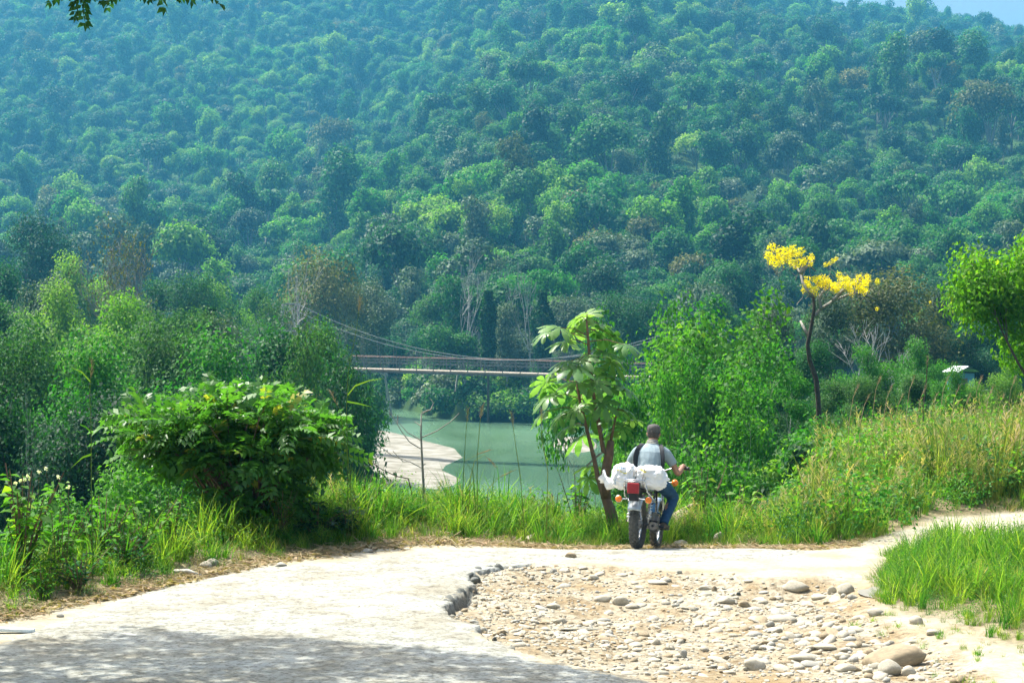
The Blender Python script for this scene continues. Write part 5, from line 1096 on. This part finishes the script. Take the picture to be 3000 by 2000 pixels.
# rear mudguard
def arc_strip(mb, y, zc, r, a0, a1, w, th=.004, n=14, drop=.02):
    V = []
    for i in range(n + 1):
        a = R(a0 + (a1 - a0) * i / n)
        for x, dr in ((-w, -drop), (-w * .7, 0), (0, .008), (w * .7, 0), (w, -drop), (w, -drop - th), (0, -th), (-w, -drop - th)): V.append((x, y + math.cos(a) * (r + dr), zc + math.sin(a) * (r + dr)))
    F = [(i * 8 + j, i * 8 + (j + 1) % 8, (i + 1) * 8 + (j + 1) % 8, (i + 1) * 8 + j) for i in range(n) for j in range(8)] + [tuple(range(8)), tuple(range(n * 8, n * 8 + 8))]
    mb.add(V, F)
mb = MB(); arc_strip(mb, 0, .315, .375, 55, 152, .085, n=18, drop=.03); mb.build('rear_mudguard', M['fender'], bike, smooth=True)
mb = MB(); arc_strip(mb, 1.28, .305, .36, 30, 185, .06, n=18); mb.build('front_mudguard', M['fender'], bike, smooth=True)
MB().box((0, -.335, .645), (.12, .05, .09)).build('plate_bracket', M['black'], bike, bevel=.006)
tl = MB().box((0, -.375, .76), (.165, .05, .145)).build('tail_light', M['black'], bike, bevel=.01); MB().box((0, -.405, .76), (.15, .03, .13)).build('lens', M['red_lens'], tl, bevel=.012)
mb = MB(); [mb.box((0, -.423, .70 + .024 * i), (.146, .004, .004)) for i in range(6)]; mb.build('lens_rib', M['red_lens'], tl)
for s in (-1, 1):
    t = MB().tube([(s * .05, -.30, .63), (s * .155, -.32, .62)], .009, 7).build('rear_indicator', M['chrome'], bike); MB().tube([(s * .19, -.30, .62), (s * .19, -.325, .62), (s * .19, -.35, .62)], [.03, .044, .046], 16).build('housing', M['chrome'], t, smooth=True)
    MB().ball((s * .19, -.35, .62), (.042, .022, .042), nu=16, nv=8).build('lens', M['orange_lens'], t, smooth=True)
    t = MB().tube([(s * .10, 1.10, .87), (s * .21, 1.10, .87)], .009, 7).build('front_indicator', M['chrome'], bike); MB().tube([(s * .25, 1.06, .87), (s * .25, 1.09, .87), (s * .25, 1.13, .87)], [.02, .042, .044], 16).build('housing', M['chrome'], t, smooth=True)
    MB().ball((s * .25, 1.10, .87), (.046, .055, .046), nu=16, nv=8).build('lens', M['orange_lens'], t, smooth=True)
# rack
mb = MB(); mb.tube([(-.13, .22, .745), (-.14, -.05, .745), (-.135, -.30, .76), (-.125, -.345, .86), (0, -.35, .862), (.125, -.345, .86), (.135, -.30, .76), (.14, -.05, .745), (.13, .22, .745)], .011, 7)
mb.tube([(-.13, -.33, .84), (.13, -.33, .84)], .008, 6); mb.tube([(-.14, -.1, .745), (.14, -.1, .745)], .008, 6); mb.tube([(.135, -.28, .80), (.15, -.25, .72), (.20, -.2, .66), (.22, -.05, .60), (.15, .12, .58)], .010, 7); mb.tube([(-.135, -.28, .80), (-.15, -.2, .68), (-.15, .1, .60)], .010, 7)
mb.build('rear_rack', M['chrome'], bike, smooth=True)
mb = MB(); mb.loft([((0, -.22, .74), (.10, 0, 0), (0, 0, .02)), ((0, -.1, .745), (.13, 0, 0), (0, 0, .04)), ((0, .35, .755), (.13, 0, 0), (0, 0, .045)), ((0, .7, .77), (.09, 0, 0), (0, 0, .045)), ((0, .78, .78), (.06, 0, 0), (0, 0, .03))]); mb.build('seat', M['seat'], bike, smooth=True)
tk = MB(); tk.loft([((0, .70, .80), (.05, 0, 0), (0, 0, .04)), ((0, .76, .83), (.11, 0, 0), (0, 0, .08)), ((0, .9, .87), (.135, 0, 0), (0, 0, .10)), ((0, 1.02, .88), (.11, 0, 0), (0, 0, .09)), ((0, 1.08, .88), (.05, 0, 0), (0, 0, .05))]); t = tk.build('fuel_tank', M['red_paint'], bike, smooth=True)
MB().tube([(0, .92, .96), (0, .92, .985)], .028, 14).build('filler_cap', M['chrome'], t)
for s in (-1, 1):
    MB().box((s * .115, .33, .56), (.02, .26, .17)).build('side_panel', M['blue_paint'], bike, bevel=.008)
mb = MB(); mb.box((0, .62, .36), (.22, .28, .2)); 
for i in range(7): mb.box((0, .70, .48 + .022 * i), (.19, .17, .009))
mb.tube([(-.15, .6, .34), (.15, .6, .34)], .085, 16); mb.build('engine', M['engine'], bike, bevel=.004)
ex = MB(); ex.tube([(.15, .80, .30), (.14, .5, .24), (.17, .3, .25), (.20, .15, .27), (.215, -.12, .30)], [.02, .022, .035, .05, .052], 16); t = ex.build('exhaust', M['steel_dark'], bike, smooth=True)
MB().tube([(.2145, -.10, .30), (.216, -.145, .303)], [.057, .057], 20, cap=False).build('end_ring', M['engine'], t, smooth=True); MB().tube([(.2155, -.120, .302), (.2157, -.128, .302)], .05, 20).build('end_cap', M['engine'], t); MB().tube([(.2157, -.128, .302), (.216, -.155, .303)], [.016, .016], 12).build('tail_pipe', M['black'], t)
MB().tube([(.0, .62, .50), (.11, .86, .46), (.13, .85, .3), (.15, .80, .30)], .018, 8).build('exhaust_pipe', M['chrome'], bike, smooth=True)
MB().box((-.105, .22, .375), (.025, .5, .07)).build('chain_guard', M['chrome'], bike, bevel=.01)
mb = MB()
for s in (-1, 1): mb.tube([(s * .09, .60, .30), (s * .22, .60, .28)], .015, 8); mb.tube([(s * .10, .28, .36), (s * .21, .26, .35)], .014, 8)
mb.build('foot_peg', M['black'], bike); MB().tube([(-.12, .75, .33), (-.19, .80, .30)], .01, 6).build('gear_lever', M['chrome'], bike)
for s in (-1, 1): MB().tube([(s * .085, 1.28, .305), (s * .085, 1.22, .45), (s * .085, 1.20, .5), (s * .085, 1.04, .96)], [.024, .024, .016, .016], 10).build('fork_leg', M['chrome'], bike, smooth=True)
MB().box((0, 1.05, .93), (.21, .06, .035)).build('fork_yoke', M['steel_dark'], bike, bevel=.006)
hl = MB().tube([(0, 1.10, .90), (0, 1.16, .90), (0, 1.22, .90)], [.05, .085, .09], 18).build('headlight', M['black'], bike, smooth=True); MB().ball((0, 1.22, .90), (.083, .025, .083), nu=18).build('lens', M['chrome'], hl, smooth=True)
for s in (-1, 1):
    t = MB().tube([(s * .055 + .01, 1.10, .955), (s * .055 + .01, 1.03, 1.0)], .046, 16).build('dial', M['black'], bike, bevel=.004); MB().tube([(s * .055 + .01, 1.03, 1.0), (s * .055 + .01, 1.0255, 1.003)], .041, 16).build('dial_face', M['chrome'], t)
mb = MB(); mb.tube([(-.43, .97, 1.065), (-.24, .985, 1.06), (-.12, 1.02, 1.02), (-.06, 1.03, .985), (.06, 1.03, .985), (.12, 1.02, 1.02), (.24, .985, 1.06), (.43, .97, 1.065)], .011, 8); hb = mb.build('handlebar', M['chrome'], bike, smooth=True)
for s in (-1, 1):
    MB().tube([(s * .31, .978, 1.063), (s * .44, .97, 1.065), (s * .455, .969, 1.065)], [.018, .018, .021], 12).build('grip', M['black'], hb, smooth=True); MB().tube([(s * .27, 1.0, 1.06), (s * .33, 1.035, 1.05), (s * .47, 1.03, 1.045)], [.008, .006, .009], 6).build('lever', M['black'], hb, smooth=True); MB().box((s * .28, .985, 1.063), (.05, .035, .035)).build('switch_block', M['black'], hb, bevel=.005)
MB().tube([(.10, 1.04, 1.0), (.14, 1.1, .9), (.1, 1.15, .7), (.05, 1.2, .5)], .006, 5, cap=False).build('brake_cable', M['black'], bike)

# ------------------------------------------------------------------ rider
M['skin'] = plain('skin', (.36, .19, .12), .5, var=.12, scale=10); M['shirt'] = plain('shirt_grey', (.30, .38, .41), .9, var=.08, scale=14, bump=1.0, bscale=11, spec=.1)
M['jeans'] = plain('jeans', (.035, .085, .15), .9, var=.25, scale=16, bump=.3, bscale=20, spec=.1); M['cap'] = plain('cap_grey', (.105, .10, .095), .95, var=.25, scale=60, bump=.3); M['shoe'] = plain('shoe_brown', (.11, .085, .055), .8, var=.3)
M['hair'] = plain('hair_grey', (.06, .055, .05), .8, var=.4, scale=80); M['strap'] = plain('strap_black', (.018, .022, .028), .8); M['stripe'] = plain('collar_stripe', (.55, .54, .46), .9); M['stripe_d'] = plain('collar_dark', (.12, .13, .13), .9)
X_ = lambda v: (v, 0, 0); Y_ = lambda v: (0, v, 0)
mb = MB()
mb.loft([((0, .60, .90), X_(.12), Y_(.09)), ((0, .62, 1.05), X_(.13), Y_(.09)), ((0, .65, 1.22), X_(.155), Y_(.09)), ((0, .67, 1.29), X_(.15), Y_(.08)), ((0, .695, 1.345), X_(.075), Y_(.06)), ((0, .725, 1.40), X_(.055), Y_(.058)), ((0, .745, 1.45), X_(.055), Y_(.065))])
mb.ball((0, .765, 1.495), (.074, .095, .108), nu=20, nv=14); mb.ball((0, .80, 1.43), (.052, .062, .05)); mb.ball((0, .865, 1.475), (.014, .02, .024)); mb.ball((0, .85, 1.435), (.028, .012, .008))
for s in (-1, 1):
    mb.ball((s * .03, .845, 1.505), (.016, .012, .011)); mb.ball((s * .079, .765, 1.478), (.011, .022, .032), rot=Euler((0, s * .25, s * .4)).to_matrix()); mb.ball((s * .045, .83, 1.465), (.022, .02, .018))
    mb.tube([(s * .15, .665, 1.285), (s * .225, .70, 1.19), (s * .29, .735, 1.085), (s * .335, .79, .985)], [.048, .045, .042, .037], 12)
    mb.tube([(s * .335, .785, .985), (s * .350, .84, 1.01), (s * .365, .91, 1.055), (s * .37, .945, 1.082)], [.037, .04, .032, .025], 12)
    mb.tube([(s * .37, .94, 1.08), (s * .372, .965, 1.090), (s * .372, .985, 1.092)], [.026, .032, .03], 12); mb.ball((s * .372, .968, 1.09), (.042, .032, .018))
    for k in range(4):
        x = s * (.340 + .0215 * k); ln = (.94, 1.0, .97, .85)[k]
        mb.tube([(x, .965, 1.094), (x, .998, 1.096), (x, 1.0 + .006 * ln, 1.075), (x, .992, 1.048), (x, .97, 1.04)], [.011, .0105, .010, .009, .008], 8)
    mb.tube([(s * .335, .955, 1.085), (s * .318, .965, 1.068), (s * .322, .98, 1.045), (s * .335, .99, 1.04)], [.014, .012, .0105, .009], 8)
    mb.tube([(s * .08, .6, .88), (s * .17, .80, .80), (s * .25, .97, .70), (s * .22, .84, .52), (s * .195, .68, .34)], [.08, .07, .052, .05, .035], 12); mb.tube([(s * .195, .68, .33), (s * .2, .80, .315)], [.035, .03], 10)
person = fuse(mb, 'person', M['skin'], None, .0065, 3); person.location = rp; person.rotation_euler = EU
tag(person, 'rider in grey polo shirt, blue jeans and grey cap seen from behind on the motorcycle', 'person')
mb = MB(); mb.loft([((0, .57, .84), X_(.165), Y_(.135)), ((0, .58, .93), X_(.158), Y_(.128)), ((0, .605, 1.05), X_(.168), Y_(.125)), ((0, .635, 1.17), X_(.188), Y_(.128)), ((0, .655, 1.25), X_(.195), Y_(.12)), ((0, .67, 1.30), X_(.165), Y_(.10)), ((0, .685, 1.335), X_(.11), Y_(.082)), ((0, .70, 1.365), X_(.068), Y_(.068))])
for s in (-1, 1): mb.tube([(s * .13, .665, 1.275), (s * .19, .68, 1.235), (s * .24, .70, 1.17), (s * .283, .728, 1.10)], [.072, .072, .066, .06], 14)
shirt = fuse(mb, 'shirt', M['shirt'], person, .009, 6)
for i in range(5):
    r_ = .080 - .0035 * i; z = 1.352 + .0105 * i; MB().tube([(r_ * math.cos(a), .702 + .004 * i + r_ * .95 * math.sin(a), z - .012 * math.sin(a)) for a in [2 * math.pi * j / 28 for j in range(28)]], .0062, 6, close=True).build('collar_stripe', M['stripe' if i % 2 == 0 else 'stripe_d'], shirt, smooth=True)
mb = MB(); mb.ball((0, .58, .86), (.16, .15, .10), nu=18, nv=12)
for s in (-1, 1): mb.tube([(s * .08, .58, .86), (s * .15, .76, .82), (s * .24, .95, .71), (s * .262, .985, .675), (s * .25, .93, .60), (s * .22, .82, .47), (s * .205, .72, .37), (s * .20, .69, .33)], [.105, .098, .08, .075, .072, .066, .060, .062], 14)
fuse(mb, 'jeans', M['jeans'], person, .010, 5)
for s in (-1, 1):
    mb = MB(); mb.loft([((s * .2, .62, .275), X_(.03), (0, 0, .02)), ((s * .2, .65, .30), X_(.04), (0, 0, .045)), ((s * .2, .71, .315), X_(.043), (0, 0, .055)), ((s * .203, .80, .30), X_(.045), (0, 0, .038)), ((s * .206, .88, .29), X_(.042), (0, 0, .028)), ((s * .206, .915, .283), X_(.022), (0, 0, .015))]); sh = fuse(mb, 'shoe', M['shoe'], person, .007, 3)
    MB().box((s * .203, .765, .258), (.088, .29, .018)).build('sole', M['black'], sh, bevel=.006)
mb = MB(); mb.loft([((0, .757, 1.43), X_(.066), Y_(.080)), ((0, .757, 1.46), X_(.076), Y_(.096)), ((0, .76, 1.52), X_(.079), Y_(.099)), ((0, .76, 1.56), X_(.07), Y_(.09))]); mb.v = [((x, min(y, .775), z)) for x, y, z in mb.v]; mb.build('hair', M['hair'], person, smooth=True)
mb = MB(); mb.loft([((0, .762, 1.497), X_(.082), Y_(.103)), ((0, .762, 1.515), X_(.084), Y_(.105)), ((0, .760, 1.545), X_(.089), Y_(.110)), ((0, .758, 1.575), X_(.086), Y_(.106)), ((0, .757, 1.600), X_(.068), Y_(.086)), ((0, .757, 1.613), X_(.038), Y_(.05)), ((0, .757, 1.617), X_(.006), Y_(.006))]); cap = mb.build('cap', M['cap'], person, smooth=True)
MB().tube([(.0835 * math.cos(a), .762 + .1045 * math.sin(a), 1.502) for a in [2 * math.pi * j / 36 for j in range(36)]], .0045, 6, close=True).build('cap_band', M['hair'], cap, smooth=True)
for k in range(6):
    a = math.pi * k / 6; pr = [(.0855, 1.515), (.0895, 1.545), (.087, 1.575), (.068, 1.602), (.038, 1.615), (.0, 1.619)]; Q = [(r_ * math.cos(a), .76 + 1.22 * r_ * math.sin(a), z) for r_, z in pr] + [(-r_ * math.cos(a), .76 - 1.22 * r_ * math.sin(a), z) for r_, z in pr[::-1][1:]]; MB().tube(Q, .0018, 4, cap=False).build('seam', M['hair'], cap)
mb = MB(); mb.loft([((0, .84, 1.505), X_(.07), (0, 0, .006)), ((0, .89, 1.50), X_(.062), (0, 0, .005)), ((0, .92, 1.49), X_(.035), (0, 0, .004))]); mb.build('brim', M['cap'], cap, smooth=True)
# backpack worn in front, straps over the shoulders
mb = MB(); mb.loft([((0, .845, .98), X_(.12), Y_(.05)), ((0, .85, 1.02), X_(.14), Y_(.08)), ((0, .855, 1.15), X_(.14), Y_(.085)), ((0, .845, 1.25), X_(.11), Y_(.06)), ((0, .83, 1.28), X_(.05), Y_(.03))]); bag = fuse(mb, 'backpack', M['strap'], None, .012, 4); bag.location = rp; bag.rotation_euler = EU; tag(bag, 'black backpack worn on the chest, its straps over both shoulders', 'backpack')
for s in (-1, 1):
    Q = [(s * .11, .78, 1.27), (s * .118, .72, 1.335), (s * .122, .66, 1.352), (s * .14, .592, 1.325), (s * .163, .552, 1.26), (s * .178, .546, 1.17), (s * .176, .55, 1.08), (s * .170, .57, 1.0), (s * .175, .64, .97), (s * .15, .78, .99)]
    mb = MB(); mb.loft([(q_, (s * .030, -.016, 0.0), Vector((0, .006, .006))) for q_ in Q]); mb.build('strap', M['strap'], bag, smooth=True)

# ------------------------------------------------------------------ white sacks tied to the rack
M['sack'] = plain('sack_white', (.80, .82, .82), .5, var=.04, scale=10, bump=1.0, bscale=14); M['yellow_print'] = plain('yellow_print', (.75, .68, .12), .6, var=.1); M['blue_print'] = plain('blue_print', (.15, .35, .55), .6); M['rope'] = plain('rope', (.35, .30, .22), .9)
def sack(seed, c, r, name='sack', tilt=0.0, fac=1.0):
    bm = bmesh.new(); bmesh.ops.create_icosphere(bm, subdivisions=5, radius=1); off = Vector((seed * 7.3, seed * 3.1, seed)); rot = Matrix.Rotation(tilt, 3, 'Y')
    for v in bm.verts:
        d = v.co.normalized(); p = 3.0; k = (abs(d.x) ** p + abs(d.y) ** p + abs(d.z) ** p) ** (-1 / p)
        ns = mnoise.noise(d * 1.6 + off) * .13 + (abs(mnoise.noise(d * 3.4 + off)) - .2) * .24 + (abs(mnoise.noise(Vector((d.x * 9, d.y * 5, d.z * 4)) + off)) - .2) * .09; q = d * k * (.93 + ns * fac); v.co = rot @ Vector((q.x * r[0], q.y * r[1], q.z * r[2])) + Vector(c)
    me = bpy.data.meshes.new(name); bm.to_mesh(me); bm.free(); me.materials.append(M['sack']); me.polygons.foreach_set('use_smooth', [True] * len(me.polygons)); return obj(name, me)
s1 = sack(1, (-.17, -.12, .905), (.175, .155, .175), tilt=.10); s2 = sack(2, (.165, -.12, .905), (.215, .155, .150), tilt=.16)
tag(s1, 'white plastic sack with tied flared neck on the left of the rack', 'sack'); tag(s2, 'bulging white plastic sack with yellow stripe on the right of the rack', 'sack')
for s_ in (s1, s2): s_.location = rp; s_.rotation_euler = EU
mb = MB(); n = 26; rings = []
for (x, z, r_, am) in [(-.28, .83, .085, .05), (-.33, .815, .085, .08), (-.375, .80, .075, .12), (-.405, .825, .055, .2), (-.425, .855, .042, .3), (-.455, .885, .062, .4), (-.475, .90, .072, .5)]:
    rings.append((x, z, r_, am))
V = []
for i, (x, z, r_, am) in enumerate(rings):
    for j in range(n):
        a = 2 * math.pi * j / n; rr = r_ * (1 + am * .5 * math.sin(a * 5 + i * .4) + am * .3 * math.sin(a * 8)); V.append((x + .3 * rr * math.sin(a) + (am * .03 * math.sin(a * 3) if i > 4 else 0), -.12 + rr * math.cos(a), z + rr * math.sin(a)))
mb.add(V, [(i * n + j, i * n + (j + 1) % n, (i + 1) * n + (j + 1) % n, (i + 1) * n + j) for i in range(len(rings) - 1) for j in range(n)]); mb.build('sack_neck', M['sack'], s1, smooth=True)
def patch(parent, host, u0, v0, u1, v1, mat, name, n=8):    # printed strip hugging the sack, from the back (-y) side
    dg = bpy.context.evaluated_depsgraph_get(); V = []
    for i in range(n + 1):
        for j in range(4):
            x = u0 + (u1 - u0) * i / n; z = v0 + (v1 - v0) * (j / 3) ; hit, loc, nn, fi = host.ray_cast(Vector((x, -1, z + .02 * math.sin(i * .7))), Vector((0, 1, 0))); loc = loc if hit else Vector((x, -.2, z)); V.append(loc + (nn if hit else Vector((0, -1, 0))) * .003)
    MB().add(V, [(i * 4 + j, i * 4 + j + 1, (i + 1) * 4 + j + 1, (i + 1) * 4 + j) for i in range(n) for j in range(3)]).build(name, M[mat], parent, smooth=True)
bpy.context.view_layer.update()
patch(s2, s2, .01, .975, .13, .998, 'yellow_print', 'printed_stripe'); patch(s1, s1, -.29, .955, -.12, .968, 'yellow_print', 'printed_stripe')
for k in range(5): patch(s1, s1, -.275 + .026 * k, .985, -.262 + .026 * k, 1.006, 'blue_print', 'printed_mark', 2)
patch(s1, s1, -.27, .78, -.26, .85, 'blue_print', 'printed_mark', 2)
rope = empty('rope', tuple(rp)); rope.rotation_euler = EU; tag(rope, 'thin brown rope tying the white sacks to the rack', 'rope')
for x0, x1 in ((-.035, -.02), (.10, .085), (-.03, .12)):
    Q = []
    for i in range(22):
        a = 2 * math.pi * i / 21; x = x0 + (x1 - x0) * i / 21; dr = Vector((0, -math.cos(a), math.sin(a))); best = None
        for h in (s1, s2):
            hit, loc, nn, fi = h.ray_cast(Vector((x, -.12, .905)) + dr * .6, -dr)
            if hit and (loc - Vector((x, -.12, .905))).length < .5: best = loc if best is None or (loc - Vector((x, -.12, .905))).length > (best - Vector((x, -.12, .905))).length else best
        Q.append((best if best is not None else Vector((x, -.12, .905)) + dr * .13) + dr * .004)
    MB().tube(Q, .0045, 5, cap=False).build('rope_turn', M['rope'], rope, smooth=True)

# ------------------------------------------------------------------ air
m, n, o = newmat('haze'); pv = N(n, 'ShaderNodeVolumePrincipled', Density=HAZE_DENSITY, Anisotropy=.25); pv.inputs['Color'].default_value = (.12, .60, 1.0, 1); n.links.new(pv.outputs[0], o.inputs['Volume'])
hz = MB().box((0, 1500, 180), (2300, 3800, 420)).build('haze', m); hz.display_type = 'WIRE'; tag(hz, 'thin bluish air lying over the whole valley', 'haze', kind='stuff')
